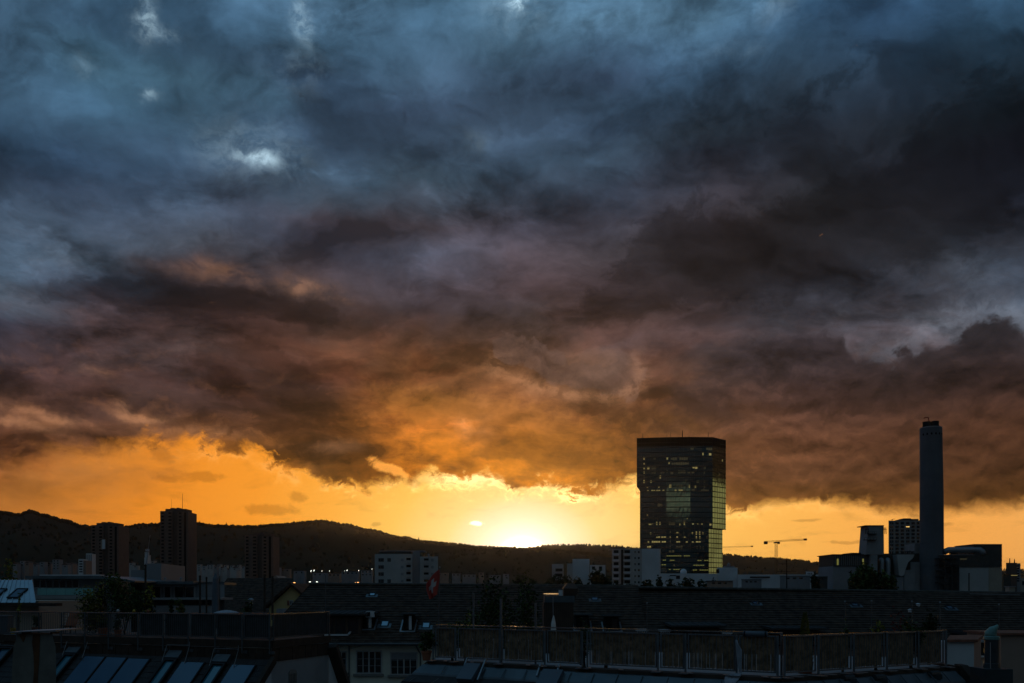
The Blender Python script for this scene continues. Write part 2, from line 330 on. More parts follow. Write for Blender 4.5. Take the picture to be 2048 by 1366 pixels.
bottom = curve(azj, [(-300, 990), (0, 975), (110, 930), (190, 915), (260, 902), (300, 884), (345, 902), (380, 886), (450, 902), (520, 900), (550, 932), (610, 946), (660, 972), (720, 988), (775, 978), (838, 968), (858, 956), (930, 958), (1000, 966), (1030, 988),
                    (1065, 968), (1110, 968), (1150, 988), (1205, 996), (1240, 974), (1275, 964), (1380, 1000), (1460, 1018), (1560, 1012), (1640, 1004)])
bottom_r = curve(azj, [(1640, 1004), (1700, 1014), (1770, 1026), (1890, 1030), (1960, 1024), (2048, 1018), (2300, 1010)])
bottom = sstep(az, az_of(1639), az_of(1641)) * (bottom_r - bottom) + bottom
bottom = bottom + sstep(az, 42.0, 66.0, 0.0, 2.3)
softl = sstep(az, az_of(100), az_of(330), 1.0, 0.0)
edge2 = (fine - 0.5) * 3.0 + (bil - 0.2) * -1.5 + (fq0 - 0.5) * 1.4 + (fine2 - 0.5) * 1.8
edge2 = edge2 * sstep(az, az_of(1440), az_of(1560), 1.0, 0.35)
bd = el - bottom + edge2
soft_n = sstep(noise_tex(vscale(Q, 1, 1.5, 1, (3.3, 1.2, 6.0)), 4.0, 4, .5)[0], 0.38, 0.62)
dmask = sstep(bd / (softl * 4.0 + 1.0 + soft_n * 1.6), -0.20, 0.34)
near = Sk.m('EXPONENT', ang * -0.13)
rim = Sk.m('EXPONENT', Sk.m('ABSOLUTE', bd + 0.10) * -3.2) * sstep(fine, 0.40, 0.62)
glow = addc(glow, scalec((1.5, 0.95, 0.36), rim * near * 1.5))
deck = addc(deck, scalec((0.95, 0.34, 0.03), Sk.m('EXPONENT', Sk.m('MAXIMUM', bd, 0.0) * -2.6) * near * 1.1))
veil = sstep(az + (fq0 - 0.5) * 14.0, az_of(430), az_of(20)) * sstep(el + (fine - 0.5) * 2.0, 2.6, 7.0)
glow = mixc(veil * 0.85, glow, scalec((0.30, 0.115, 0.030), sstep(f0, 0.3, 0.7, 0.6, 1.4)))
side = sstep(Sk.m('ABSOLUTE', az), 40.0, 56.0) * (1.0 - sstep(az, 70.0, 74.0) * sstep(az, 86.0, 90.0, 1.0, 0.0))  # sides go dark except a bright window shaped for the tower's right facet
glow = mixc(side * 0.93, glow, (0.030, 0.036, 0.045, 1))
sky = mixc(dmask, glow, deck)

# physical clear-sky model behind it all (a little, everywhere), same sun
nish = wnt.nodes.new('ShaderNodeTexSky'); nish.sky_type = 'NISHITA'; nish.sun_disc = False
nish.sun_elevation = math.radians(SUN_EL); nish.sun_rotation = math.radians(SUN_AZ)
nish.air_density = 1.4; nish.dust_density = 2.5
back = sstep(Sk.m('ABSOLUTE', az), 92.0, 130.0)
rear = scalec(ramp(el / 60.0, [(0.0, (0.016, 0.021, 0.028, 1)), (8.0 / 60, (0.018, 0.026, 0.034, 1)), (0.3, (0.028, 0.048, 0.064, 1)), (0.6, (0.062, 0.112, 0.155, 1)), (1.0, (0.062, 0.112, 0.155, 1))]), Sk.m('MAXIMUM', 1.0 + (f0 - 0.5) * 1.6, 0.3))
facet_patch = sstep(az, 168.5, 171.0) * sstep(el + (fine2 - 0.5) * 1.0, 5.1, 5.6) * sstep(el + (fine2 - 0.5) * 0.8, 6.4, 6.9, 1.0, 0.0)  # bright patch added to the rear sky for the tower's front facet to mirror
rear = addc(rear, scalec((0.32, 0.27, 0.15), facet_patch * sstep(fine2, 0.36, 0.62, 0.35, 1.3)))
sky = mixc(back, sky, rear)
sky = mixc(sstep(el, -1.5, -0.3, 1.0, 0.0), sky, (0.012, 0.012, 0.014, 1))
sky10 = scalec(sky, 10.0)
total = addc(sky10, scalec(Sk(nish.outputs[0]), 0.008))
wnt.links.new(total.s, w_bg.inputs['Color'])
world.cycles.sampling_method = 'MANUAL'
world.cycles.sample_map_resolution = 1024

# ------------------------------------------------------------------ sun, just dropping behind the ridge
sun_d = bpy.data.lights.new("sun", 'SUN'); sun_d.energy = 0.5; sun_d.angle = math.radians(0.5)
sun_d.color = (1.0, 0.52, 0.20)
sun = bpy.data.objects.new("sun", sun_d); scene.collection.objects.link(sun)
sv = Vector((math.sin(math.radians(SUN_AZ)) * ca, math.cos(math.radians(SUN_AZ)) * ca, sa))
sun.rotation_euler = sv.to_track_quat('Z', 'Y').to_euler()
sun.location = (0, 100, 300)

# ================================================================== toolkit
R = random.Random(7)
COLL = scene.collection
def at(px, py, Y):
    """world point seen at photo pixel (px, py) when it stands Y metres ahead"""
    return Vector(((px - 1024) / F * Y, Y, EYE + (HZ - py) / F * Y))
def X_(px, Y): return (px - 1024) / F * Y
def Z_(py, Y): return EYE + (HZ - py) / F * Y

def mat(name, rgb, rough=0.8, var=0.22, scale=2.0, bump=0.0, metallic=0.0, spec=0.35, streak=0.0, rgb2=None, bscale=None):
    m = bpy.data.materials.new(name); m.use_nodes = True
    nt = m.node_tree; Sk.nt = nt
    b = nt.nodes['Principled BSDF']
    t = Sk(nt.nodes.new('ShaderNodeTexCoord').outputs['Object'])
    n1 = noise_tex(t, scale, 6, 0.6)[0]
    n2 = noise_tex(vscale(t, 1, 1, 0.12), scale * 0.6, 4, 0.6)[0]
    lo = tuple(max(0.0, c * (1 - var)) for c in rgb) + (1,)
    hi = tuple(min(0.95, c * (1 + var)) for c in (rgb2 or rgb)) + (1,)
    c = mixc(sstep(n1, 0.3, 0.7), lo, hi)
    if streak: c = mixc(sstep(n2, 0.45, 0.75, 0.0, streak), c, tuple(v * 0.45 for v in rgb) + (1,))
    nt.links.new(c.s, b.inputs['Base Color'])
    nt.links.new(sstep(n1, 0.2, 0.8, max(0.02, rough - 0.08), min(1.0, rough + 0.08)).s, b.inputs['Roughness'])
    b.inputs['Metallic'].default_value = metallic
    b.inputs['Specular IOR Level'].default_value = spec
    if bump:
        bn = nt.nodes.new('ShaderNodeBump'); bn.inputs['Strength'].default_value = bump; bn.inputs['Distance'].default_value = 0.02
        nb = noise_tex(t, bscale or scale * 6, 5, 0.6)[0]
        nt.links.new(nb.s, bn.inputs['Height']); nt.links.new(bn.outputs[0], b.inputs['Normal'])
    return m
def emit(name, rgb, k):
    m = bpy.data.materials.new(name); m.use_nodes = True
    b = m.node_tree.nodes['Principled BSDF']
    b.inputs['Base Color'].default_value = (0.02, 0.02, 0.02, 1)
    b.inputs['Emission Color'].default_value = tuple(rgb) + (1,)
    b.inputs['Emission Strength'].default_value = k
    return m

class MB:
    """collects faces for one mesh object"""
    def __init__(s): s.v = []; s.f = []; s.mi = []; s.cur = 0
    def add(s, vs, fs):
        o = len(s.v); s.v += [tuple(p) for p in vs]
        for f in fs: s.f.append([i + o for i in f]); s.mi.append(s.cur)
        return s
    def frame_box(s, o, ax, ay, az_):
        """box from corner o along three edge vectors"""
        o, ax, ay, az_ = map(Vector, (o, ax, ay, az_))
        p = [o, o + ax, o + ax + ay, o + ay]; p += [q + az_ for q in p]
        fl = [(0, 3, 2, 1), (4, 5, 6, 7), (0, 1, 5, 4), (1, 2, 6, 5), (2, 3, 7, 6), (3, 0, 4, 7)]
        if ax.cross(ay).dot(az_) < 0: fl = [tuple(reversed(f)) for f in fl]
        return s.add(p, fl)
    def box(s, x0, x1, y0, y1, z0, z1):
        return s.frame_box((x0, y0, z0), (x1 - x0, 0, 0), (0, y1 - y0, 0), (0, 0, z1 - z0))
    def bar(s, a, b, w, h=None, up=(0, 0, 1)):
        """square bar between two points"""
        a, b = Vector(a), Vector(b); d = (b - a).normalized(); h = h or w
        u = Vector(up)
        if abs(d.dot(u)) > 0.95: u = Vector((0, 1, 0))
        sx = d.cross(u).normalized(); sz = sx.cross(d).normalized()
        return s.frame_box(a - sx * w / 2 - sz * h / 2, sx * w, b - a, sz * h)
    def tube(s, pts, r, n=8, caps=True):
        pts = [Vector(p) for p in pts]; rs = r if isinstance(r, (list, tuple)) else [r] * len(pts)
        o = len(s.v); a = None
        for i, p in enumerate(pts):
            d = (pts[min(i + 1, len(pts) - 1)] - pts[max(i - 1, 0)]).normalized()
            a = d.orthogonal().normalized() if a is None else (a - d * a.dot(d)).normalized()
            b = d.cross(a).normalized()
            for k in range(n):
                t = 2 * math.pi * k / n
                s.v.append(tuple(p + (a * math.cos(t) + b * math.sin(t)) * rs[i]))
        for i in range(len(pts) - 1):
            for k in range(n):
                k2 = (k + 1) % n
                s.f.append([o + i * n + k, o + i * n + k2, o + (i + 1) * n + k2, o + (i + 1) * n + k]); s.mi.append(s.cur)
        if caps:
            s.f.append([o + k for k in range(n)]); s.mi.append(s.cur)
            e = o + (len(pts) - 1) * n
            s.f.append([e + n - 1 - k for k in range(n)]); s.mi.append(s.cur)
        return s
    def lathe(s, c, prof, n=24):
        """profile [(r, z)] turned about the vertical through c"""
        return s.tube([Vector(c) + Vector((0, 0, z)) for r, z in prof], [max(r, 1e-3) for r, z in prof], n)
    def prism(s, poly, vec):
        """polygon extruded along vec"""
        poly = [Vector(p) for p in poly]; vec = Vector(vec); n = len(poly)
        fs = [list(range(n))[::-1], [n + i for i in range(n)]] + [[i, (i + 1) % n, n + (i + 1) % n, n + i] for i in range(n)]
        return s.add(poly + [p + vec for p in poly], fs)
    def quad(s, *p): return s.add(p, [tuple(range(len(p)))])
    def build(s, name, m, parent=None, smooth=False, fixn=True):
        me = bpy.data.meshes.new(name); me.from_pydata(s.v, [], s.f)
        for x in (m if isinstance(m, (list, tuple)) else [m]): me.materials.append(x)
        if isinstance(m, (list, tuple)): me.polygons.foreach_set('material_index', s.mi)
        if fixn:
            bm = bmesh.new(); bm.from_mesh(me); bmesh.ops.recalc_face_normals(bm, faces=bm.faces); bm.to_mesh(me); bm.free()
        if smooth: me.polygons.foreach_set('use_smooth', [True] * len(me.polygons))
        me.update()
        o = bpy.data.objects.new(name, me); COLL.objects.link(o)
        if parent:
            o.parent = parent; o.matrix_parent_inverse = parent.matrix_world.inverted() if False else Matrix.Translation(-parent.location)
        return o
def tag(o, label, cat, group=None, kind=None):
    o['label'] = label; o['category'] = cat
    if group: o['group'] = group
    if kind: o['kind'] = kind
    return o
def thing(name, label, cat, loc, group=None):
    o = bpy.data.objects.new(name, None); COLL.objects.link(o); o.location = loc
    o.empty_display_size = 0.3
    return tag(o, label, cat, group)
def struct(o, kind='structure'):
    o['kind'] = kind; return o
def copy_thing(o, loc, label=None):
    c = o.copy(); COLL.objects.link(c); c.location = loc
    if label: c['label'] = label
    for ch in list(o.children):
        d = ch.copy(); COLL.objects.link(d); mi = ch.matrix_parent_inverse.copy(); d.parent = c; d.matrix_parent_inverse = mi
        for g in list(ch.children):
            e = g.copy(); COLL.objects.link(e); e.parent = d
    return c
def Nz(x, y, z=0.0): return mnoise.noise(Vector((x, y, z)))
def lerp_pts(pts, x):
    if x <= pts[0][0]: return pts[0][1]
    for (x0, y0), (x1, y1) in zip(pts, pts[1:]):
        if x <= x1:
            t = (x - x0) / (x1 - x0); t = t * t * (3 - 2 * t)
            return y0 + (y1 - y0) * t
    return pts[-1][1]

# ================================================================== materials
M = {}
M['ground'] = mat('ground_mat', (0.05, 0.05, 0.05), 0.9, 0.3, 0.01)
M['hill'] = mat('hill_mat', (0.020, 0.024, 0.014), 0.95, 0.2, 0.012, spec=0.05)
M['meadow'] = mat('meadow_mat', (0.045, 0.075, 0.022), 0.95, 0.3, 0.02, spec=0.05)
M['forest'] = mat('forest_mat', (0.020, 0.025, 0.013), 0.95, 0.2, 0.03, spec=0.05)
M['leaf_dark'] = mat('leaf_dark_mat', (0.022, 0.036, 0.012), 0.75, 0.4, 0.8, spec=0.15)
M['leaf_mid'] = mat('leaf_mid_mat', (0.06, 0.095, 0.026), 0.75, 0.4, 0.8, spec=0.15)
M['leaf_yellow'] = mat('leaf_yellow_mat', (0.20, 0.19, 0.03), 0.75, 0.4, 2.0, spec=0.15)
M['leaf_red'] = mat('leaf_red_mat', (0.12, 0.02, 0.02), 0.75, 0.4, 2.0, spec=0.15)
M['bark'] = mat('bark_mat', (0.05, 0.04, 0.03), 0.9, 0.3, 3.0, 0.4)
M['pale_wall'] = mat('pale_wall_mat', (0.42, 0.42, 0.41), 0.9, 0.10, 0.15, streak=0.12)
M['white_wall'] = mat('white_wall_mat', (0.62, 0.64, 0.66), 0.9, 0.08, 0.12, streak=0.08)
M['grey_wall'] = mat('grey_wall_mat', (0.24, 0.25, 0.265), 0.9, 0.12, 0.15, streak=0.15)
M['brown_tower'] = mat('brown_tower_mat', (0.19, 0.13, 0.105), 0.9, 0.12, 0.2)
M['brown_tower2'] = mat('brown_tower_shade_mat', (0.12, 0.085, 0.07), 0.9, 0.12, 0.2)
M['grid_wall'] = mat('grid_wall_mat', (0.24, 0.235, 0.225), 0.9, 0.10, 0.15)
M['concrete'] = mat('concrete_mat', (0.27, 0.275, 0.28), 0.9, 0.12, 0.25, 0.2, streak=0.25)
M['chimney_concrete'] = mat('chimney_concrete_mat', (0.115, 0.135, 0.155), 0.9, 0.16, 0.10, streak=0.4)
M['dark_clad'] = mat('dark_cladding_mat', (0.055, 0.055, 0.05), 0.6, 0.2, 0.4)
M['beige_wall'] = mat('beige_wall_mat', (0.36, 0.31, 0.25), 0.9, 0.1, 0.2)
M['window_dark'] = mat('window_dark_mat', (0.010, 0.012, 0.014), 0.08, 0.1, 0.5, spec=0.6)
M['dark_opening'] = mat('dark_opening_mat', (0.012, 0.011, 0.010), 0.8, 0.2, 0.5, spec=0.1)
M['black_metal'] = mat('black_metal_mat', (0.015, 0.015, 0.016), 0.6, 0.2, 2.0, metallic=0.4)
M['galv'] = mat('galvanised_mat', (0.30, 0.32, 0.34), 0.55, 0.15, 2.5, metallic=0.75)
M['rail'] = mat('railing_mat', (0.16, 0.175, 0.19), 0.55, 0.18, 3.0, metallic=0.6)
M['rail_dark'] = mat('dark_railing_mat', (0.10, 0.115, 0.125), 0.55, 0.2, 3.0, metallic=0.55)
M['handrail'] = mat('handrail_mat', (0.45, 0.45, 0.45), 0.22, 0.1, 3.0, metallic=1.0)
M['polished'] = mat('polished_lid_mat', (0.75, 0.75, 0.75), 0.18, 0.06, 3.0, metallic=1.0)
M['zinc'] = mat('zinc_sheet_mat', (0.115, 0.14, 0.155), 0.5, 0.2, 1.2, 0.12, metallic=0.5, streak=0.4)
M['seam_metal'] = mat('seam_roof_mat', (0.36, 0.42, 0.46), 0.4, 0.1, 0.8, metallic=0.6)
M['white_metal'] = mat('white_metal_mat', (0.62, 0.64, 0.66), 0.4, 0.06, 2.0)
M['tile'] = mat('roof_tile_mat', (0.052, 0.035, 0.026), 0.9, 0.42, 2.2, 0.2, spec=0.15, streak=0.35, rgb2=(0.064, 0.045, 0.035))
M['tile_red'] = mat('terracotta_tile_mat', (0.20, 0.085, 0.055), 0.85, 0.3, 3.0, 0.3)
M['far_wall'] = mat('far_wall_mat', (0.27, 0.27, 0.275), 0.9, 0.12, 0.05)
M['slate'] = mat('slate_mat', (0.034, 0.033, 0.034), 0.8, 0.35, 4.0, 0.3)
M['ridge'] = mat('ridge_tile_mat', (0.075, 0.07, 0.062), 0.85, 0.35, 2.5, 0.3)
M['render'] = mat('render_wall_mat', (0.66, 0.65, 0.54), 0.92, 0.07, 0.8, 0.2, streak=0.12)
M['render_white'] = mat('white_render_mat', (0.50, 0.54, 0.56), 0.92, 0.06, 0.9, 0.25, streak=0.10)
M['render_pink'] = mat('pink_render_mat', (0.34, 0.24, 0.19), 0.92, 0.08, 0.7, 0.25, streak=0.15)
M['render_yellow'] = mat('yellow_render_mat', (0.52, 0.41, 0.19), 0.92, 0.08, 0.7, 0.2)
M['frame_grey'] = mat('window_frame_mat', (0.36, 0.37, 0.37), 0.6, 0.08, 2.0)
M['sill'] = mat('stone_sill_mat', (0.20, 0.20, 0.19), 0.85, 0.12, 2.0)
M['wood_dark'] = mat('dark_wood_mat', (0.045, 0.032, 0.024), 0.8, 0.35, 3.0, 0.3)
M['brown_clad'] = mat('brown_cladding_mat', (0.075, 0.045, 0.032), 0.7, 0.25, 1.5)
M['reed'] = mat('reed_screen_mat', (0.21, 0.145, 0.085), 0.85, 0.4, 5.0, 0.3, rgb2=(0.26, 0.18, 0.11))
M['panel_blue'] = mat('collector_glass_mat', (0.026, 0.070, 0.135), 0.10, 0.08, 0.4, spec=0.45)
M['skylight_glass'] = mat('skylight_glass_mat', (0.020, 0.13, 0.18), 0.06, 0.08, 0.4, spec=0.6)
M['bright_glass'] = mat('roof_window_glass_mat', (0.30, 0.36, 0.40), 0.08, 0.08, 0.4, metallic=1.0)
M['teal_glass'] = mat('balustrade_glass_mat', (0.20, 0.44, 0.42), 0.15, 0.1, 0.4, spec=0.6)
M['cloth_white'] = mat('white_cloth_mat', (0.58, 0.58, 0.55), 0.95, 0.08, 3.0)
M['screen_dark'] = mat('screen_cloth_mat', (0.055, 0.06, 0.062), 0.95, 0.2, 3.0)
M['mesh_cloth'] = mat('mesh_cloth_mat', (0.34, 0.37, 0.42), 0.95, 0.15, 6.0)
M['pot'] = mat('terracotta_pot_mat', (0.30, 0.11, 0.06), 0.85, 0.2, 4.0)
M['rust_concrete'] = mat('stained_concrete_mat', (0.17, 0.165, 0.145), 0.9, 0.22, 2.2, 0.4, streak=0.5)
M['rust'] = mat('rust_stain_mat', (0.10, 0.045, 0.02), 0.9, 0.4, 3.0, 0.2)
M['copper'] = mat('copper_patina_mat', (0.16, 0.30, 0.28), 0.6, 0.25, 4.0, metallic=0.3)
M['vent_dark'] = mat('vent_dark_mat', (0.045, 0.055, 0.06), 0.6, 0.2, 3.0, metallic=0.3)
M['flag_red'] = mat('flag_red_mat', (0.46, 0.06, 0.045), 0.85, 0.06, 2.0)
M['flag_white'] = mat('flag_white_mat', (0.50, 0.49, 0.48), 0.85, 0.05, 2.0)
M['crane'] = mat('crane_mat', (0.14, 0.10, 0.04), 0.6, 0.2, 1.0)
M['crane_red'] = mat('crane_red_mat', (0.30, 0.05, 0.03), 0.6, 0.2, 1.0)
M['slope_roof'] = mat('far_roof_mat', (0.10, 0.065, 0.055), 0.9, 0.3, 0.2)
M['plastic_blue'] = mat('grey_bin_mat', (0.10, 0.13, 0.16), 0.6, 0.1, 2.0)
M['yellow_paint'] = mat('yellow_paint_mat', (0.45, 0.30, 0.04), 0.7, 0.1, 2.0)
M['lamp_white'] = emit('floodlight_mat', (0.95, 1.0, 0.85), 2.2)
M['lamp_orange'] = emit('street_light_mat', (1.0, 0.42, 0.12), 3.0)
M['lamp_warm'] = emit('warm_light_mat', (1.0, 0.62, 0.18), 1.2)
M['lit_window'] = emit('lit_window_mat', (1.0, 0.80, 0.28), 0.22)
M['lit_window_dim'] = emit('dim_window_mat', (0.95, 0.82, 0.40), 0.032)
M['lit_strip'] = emit('lit_floor_mat', (0.85, 0.82, 0.20), 0.15)

# ================================================================== the setting: ground, hills, woods
g = MB(); g.quad((-14000, -3000, 0), (14000, -3000, 0), (14000, 26000, 0), (-14000, 26000, 0))
struct(g.build('ground', M['ground']))

HILL_A = [(-700, 985), (-300, 1000), (0, 1027), (40, 1031), (62, 1024), (90, 1032), (130, 1043), (165, 1054), (200, 1058), (245, 1057), (290, 1051), (330, 1050), (372, 1052), (395, 1049), (430, 1053), (500, 1055), (560, 1051), (610, 1046), (645, 1044),
          (690, 1051), (740, 1062), (800, 1076), (850, 1085), (900, 1090), (960, 1096), (1030, 1099), (1070, 1101), (1120, 1104), (1180, 1109), (1240, 1117), (1300, 1131), (1380, 1150), (1500, 1172)]
HILL_B = [(880, 1160), (960, 1130), (1030, 1104), (1062, 1096), (1095, 1091), (1150, 1090), (1210, 1092), (1270, 1096), (1330, 1099), (1400, 1105), (1450, 1110), (1500, 1114), (1545, 1117), (1590, 1121), (1640, 1126), (1700, 1130), (1800, 1136), (1950, 1140), (2100, 1140), (2400, 1132), (2800, 1130)]
def ridge_Y(px): return 2550 + 300 * math.sin(px / 300.0) + max(0, px - 600) * 1.1
def hill(name, prof, px0, px1, npx, Yf, front, m):
    mb = MB(); cols = npx; rows = 34
    for i in range(cols + 1):
        px = px0 + (px1 - px0) * i / cols
        Yr = Yf(px); pyr = lerp_pts(prof, px); zr = max(6.0, Z_(pyr, Yr))
        for j in range(rows + 1):
            t = j / rows
            if t <= 0.75:
                q = t / 0.75; Y = Yr - front * (1 - q)
                s_ = q * q * (3 - 2 * q)
                s_ = 0.55 * s_ + 0.45 * q ** 1.6
                z = zr * s_
            else:
                q = (t - 0.75) / 0.25; Y = Yr + front * 0.8 * q; z = zr * (1 - q * q)
            x = X_(px, Yr) + (px - 1024) / F * (Y - Yr) * 0.8
            fade = min(1, 4 * (1 - abs(t - 0.45) / 0.55)) * (0.0 if 0.70 < t < 0.80 else 1.0)
            z += (Nz(x / 260, Y / 260, 3) * 26 + Nz(x / 90, Y / 90, 7) * 9) * fade * min(1, zr / 120)
            mb.v.append((x, Y, z - 2.0 if t in (0, 1) else z))
    for i in range(cols):
        for j in range(rows):
            a = i * (rows + 1) + j
            mb.f.append([a, a + rows + 1, a + rows + 2, a + 1]); mb.mi.append(0)
    return struct(mb.build(name, m, smooth=True)), mb
hillA, mbA = hill('hills', HILL_A, -700, 1500, 420, ridge_Y, 1050, M['hill'])
hillB, mbB = hill('hills', HILL_B, 880, 2800, 300, lambda p: 4900.0, 1500, M['hill'])

def scatter_wood(name, src, rows, n, hmin, hmax, seed, wfac=0.42, tmin=0.22, ridge_share=0.5):
    rr = random.Random(seed); mb = MB(); nc = len(src.v) // (rows + 1)
    for k in range(n):
        i = rr.random() * (nc - 2); j = (0.72 + rr.random() * 0.06) * rows if rr.random() < ridge_share else (tmin + rr.random() * (0.75 - tmin)) * rows
        i0, j0 = int(i), int(j); fi, fj = i - i0, j - j0
        def V(a, b): return Vector(src.v[a * (rows + 1) + b])
        p = V(i0, j0) * (1 - fi) * (1 - fj) + V(i0 + 1, j0) * fi * (1 - fj) + V(i0, j0 + 1) * (1 - fi) * fj + V(i0 + 1, j0 + 1) * fi * fj
        if p.z < 20: continue
        if Nz(p.x / 170, p.y / 170, 11) > 0.62: continue
        h = hmin + (hmax - hmin) * rr.random() ** 2; con = rr.random() < 0.28
        if rr.random() < 0.012: h *= 1.5; con = True
        w = h * (0.22 if con else wfac) * (0.8 + 0.5 * rr.random())
        ns = 6; a0 = rr.random() * 6.28
        prof = [(0.55, 0.15), (1.0, 0.35), (0.55, 0.68), (0.18, 0.93)] if con else [(0.7, 0.05), (1.0, 0.42), (0.86, 0.74), (0.36, 0.97)]
        o = len(mb.v)
        for (r_, z_) in prof:
            for s_ in range(ns):
                a = a0 + s_ * 6.283 / ns; r2 = w * r_ * (0.75 + 0.5 * rr.random())
                mb.v.append((p.x + math.cos(a) * r2, p.y + math.sin(a) * r2, p.z + h * z_ + (rr.random() - .5) * h * .08))
        mb.v.append((p.x, p.y, p.z + h * (1.12 if con else 1.03)))
        for q in range(3):
            for s_ in range(ns):
                s2 = (s_ + 1) % ns
                mb.f.append([o + q * ns + s_, o + q * ns + s2, o + (q + 1) * ns + s2, o + (q + 1) * ns + s_]); mb.mi.append(0)
        for s_ in range(ns):
            mb.f.append([o + 3 * ns + s_, o + 3 * ns + (s_ + 1) % ns, len(mb.v) - 1]); mb.mi.append(0)
    o = mb.build(name, M['forest'], fixn=False)
    return tag(o, 'dark unbroken wood of mixed trees covering the nearer ridge' if seed == 1 else 'hazy wood along the far low ridge beyond the glass tower', 'woods', kind='stuff')
scatter_wood('forest', mbA, 34, 12000, 6, 12, 1, ridge_share=0.8)
scatter_wood('forest', mbB, 34, 3500, 6, 14, 2, tmin=0.4, ridge_share=0.7)

# ================================================================== trees
def foliage(mb, c, rx, ry, rz, n, size, rr, shell=0.55, holes=0.35, nm=2):
    """leaf clumps through the volume of an uneven crown"""
    lobes = [Vector((rr.uniform(-.55, .55) * rx, rr.uniform(-.55, .55) * ry, rr.uniform(-.5, .6) * rz)) for _ in range(7)]
    for k in range(n):
        L = lobes[k % 7]; u = Vector((rr.gauss(0, 1), rr.gauss(0, 1), rr.gauss(0, 1))).normalized()
        q = rr.random() ** shell * rr.uniform(.75, 1.05)
        p = L + Vector((u.x * rx * .55 * q, u.y * ry * .55 * q, u.z * rz * .52 * q))
        if Nz(p.x / rx * 2.6 + c[0], p.y / ry * 2.6, p.z / rz * 2.6) > holes: continue
        p = Vector(c) + p
        a = Vector((rr.gauss(0, 1), rr.gauss(0, 1), rr.gauss(0, .6))).normalized(); b = a.orthogonal().normalized()
        b = (Matrix.Rotation(rr.random() * 6.28, 3, a) @ b); s1 = size * rr.uniform(.6, 1.4); s2 = s1 * rr.uniform(.4, .8)
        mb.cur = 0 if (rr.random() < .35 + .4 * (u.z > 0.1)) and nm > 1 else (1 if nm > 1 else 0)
        mb.add([p - a * s1, p + b * s2, p + a * s1, p - b * s2], [(0, 1, 2, 3)])
def tree(label, px, Y, py_top, w_px, py_base=None, n=1500, seed=1, mats=('leaf_mid', 'leaf_dark'), group=None, trunk=True, name='tree', cat='tree', z0=0.0, leaf=0.45, squash=1.0):
    rr = random.Random(seed); x = X_(px, Y); zt = Z_(py_top, Y); z0 = Z_(py_base, Y) if py_base is not None else z0
    h = zt - z0; r = w_px / F * Y / 2
    t = thing(name, label, cat, (x, Y, z0), group)
    hz = max(min(h * .5, r * 1.25), h * 0.38)
    if trunk:
        tb = MB(); ctop = zt - hz
        tb.tube([(x, Y, z0), (x + .1 * r, Y, z0 + (ctop - z0) * .5), (x - .05 * r, Y, ctop + hz * .3)], [max(.04, h * .022), max(.03, h * .017), max(.015, h * .006)], 7)
        for k in range(6):
            a = k * 1.05 + rr.random(); zz = z0 + (ctop - z0) * rr.uniform(.45, 1.0)
            e = Vector((x + math.cos(a) * r * .6, Y + math.sin(a) * r * .6, zz + hz * rr.uniform(.3, .8)))
            tb.tube([(x, Y, zz), (Vector((x, Y, zz)) + e) / 2 + Vector((0, 0, .05 * h)), e], [max(.02, h * .009), max(.015, h * .006), max(.008, h * .002)], 5)
        tb.build('trunk', M['bark'], t)
    cb = MB(); foliage(cb, (x, Y, zt - hz * .98), r, r * squash, hz, n, leaf, rr)
    cb.build('crown', [M[mats[0]], M[mats[1]]], t, fixn=False)
    return t

# ================================================================== far town
def facade_box(mb, px0, px1, py_top, Y, depth, zb=0.0):
    x0, x1 = X_(px0, Y), X_(px1, Y); k = (Y + depth) / Y            # plans widen a little to the back, so flanks stay narrow
    b0, b1 = (x0 * k if x0 > 0 else x0), (x1 * k if x1 < 0 else x1)
    mb.prism([(x0, Y, zb), (x1, Y, zb), (max(b1, b0 + .5), Y + depth, zb), (b0, Y + depth, zb)], (0, 0, Z_(py_top, Y) - zb))
def window(parent, x0, x1, z0, z1, Y, m='window_dark', frame=None, recess=0.12, name='window', bars=0):
    """dark pane set 3 mm proud of a reveal frame standing off the wall plane Y (front faces -Y)"""
    w = MB(); w.box(x0, x1, Y - 0.012, Y - 0.004, z0, z1)
    o = w.build(name, M[m], parent)
    if frame:
        fr = MB(); t = frame
        fr.box(x0 - t, x0, Y - 0.06, Y, z0 - t, z1 + t); fr.box(x1, x1 + t, Y - 0.06, Y, z0 - t, z1 + t)
        fr.box(x0, x1, Y - 0.06, Y, z0 - t, z0); fr.box(x0, x1, Y - 0.06, Y, z1, z1 + t)
        for k in range(bars):
            xx = x0 + (x1 - x0) * (k + 1) / (bars + 1); fr.box(xx - t * .5, xx + t * .5, Y - 0.05, Y - 0.013, z0, z1)
        fr.build('frame', M['frame_grey'], o)
    return o

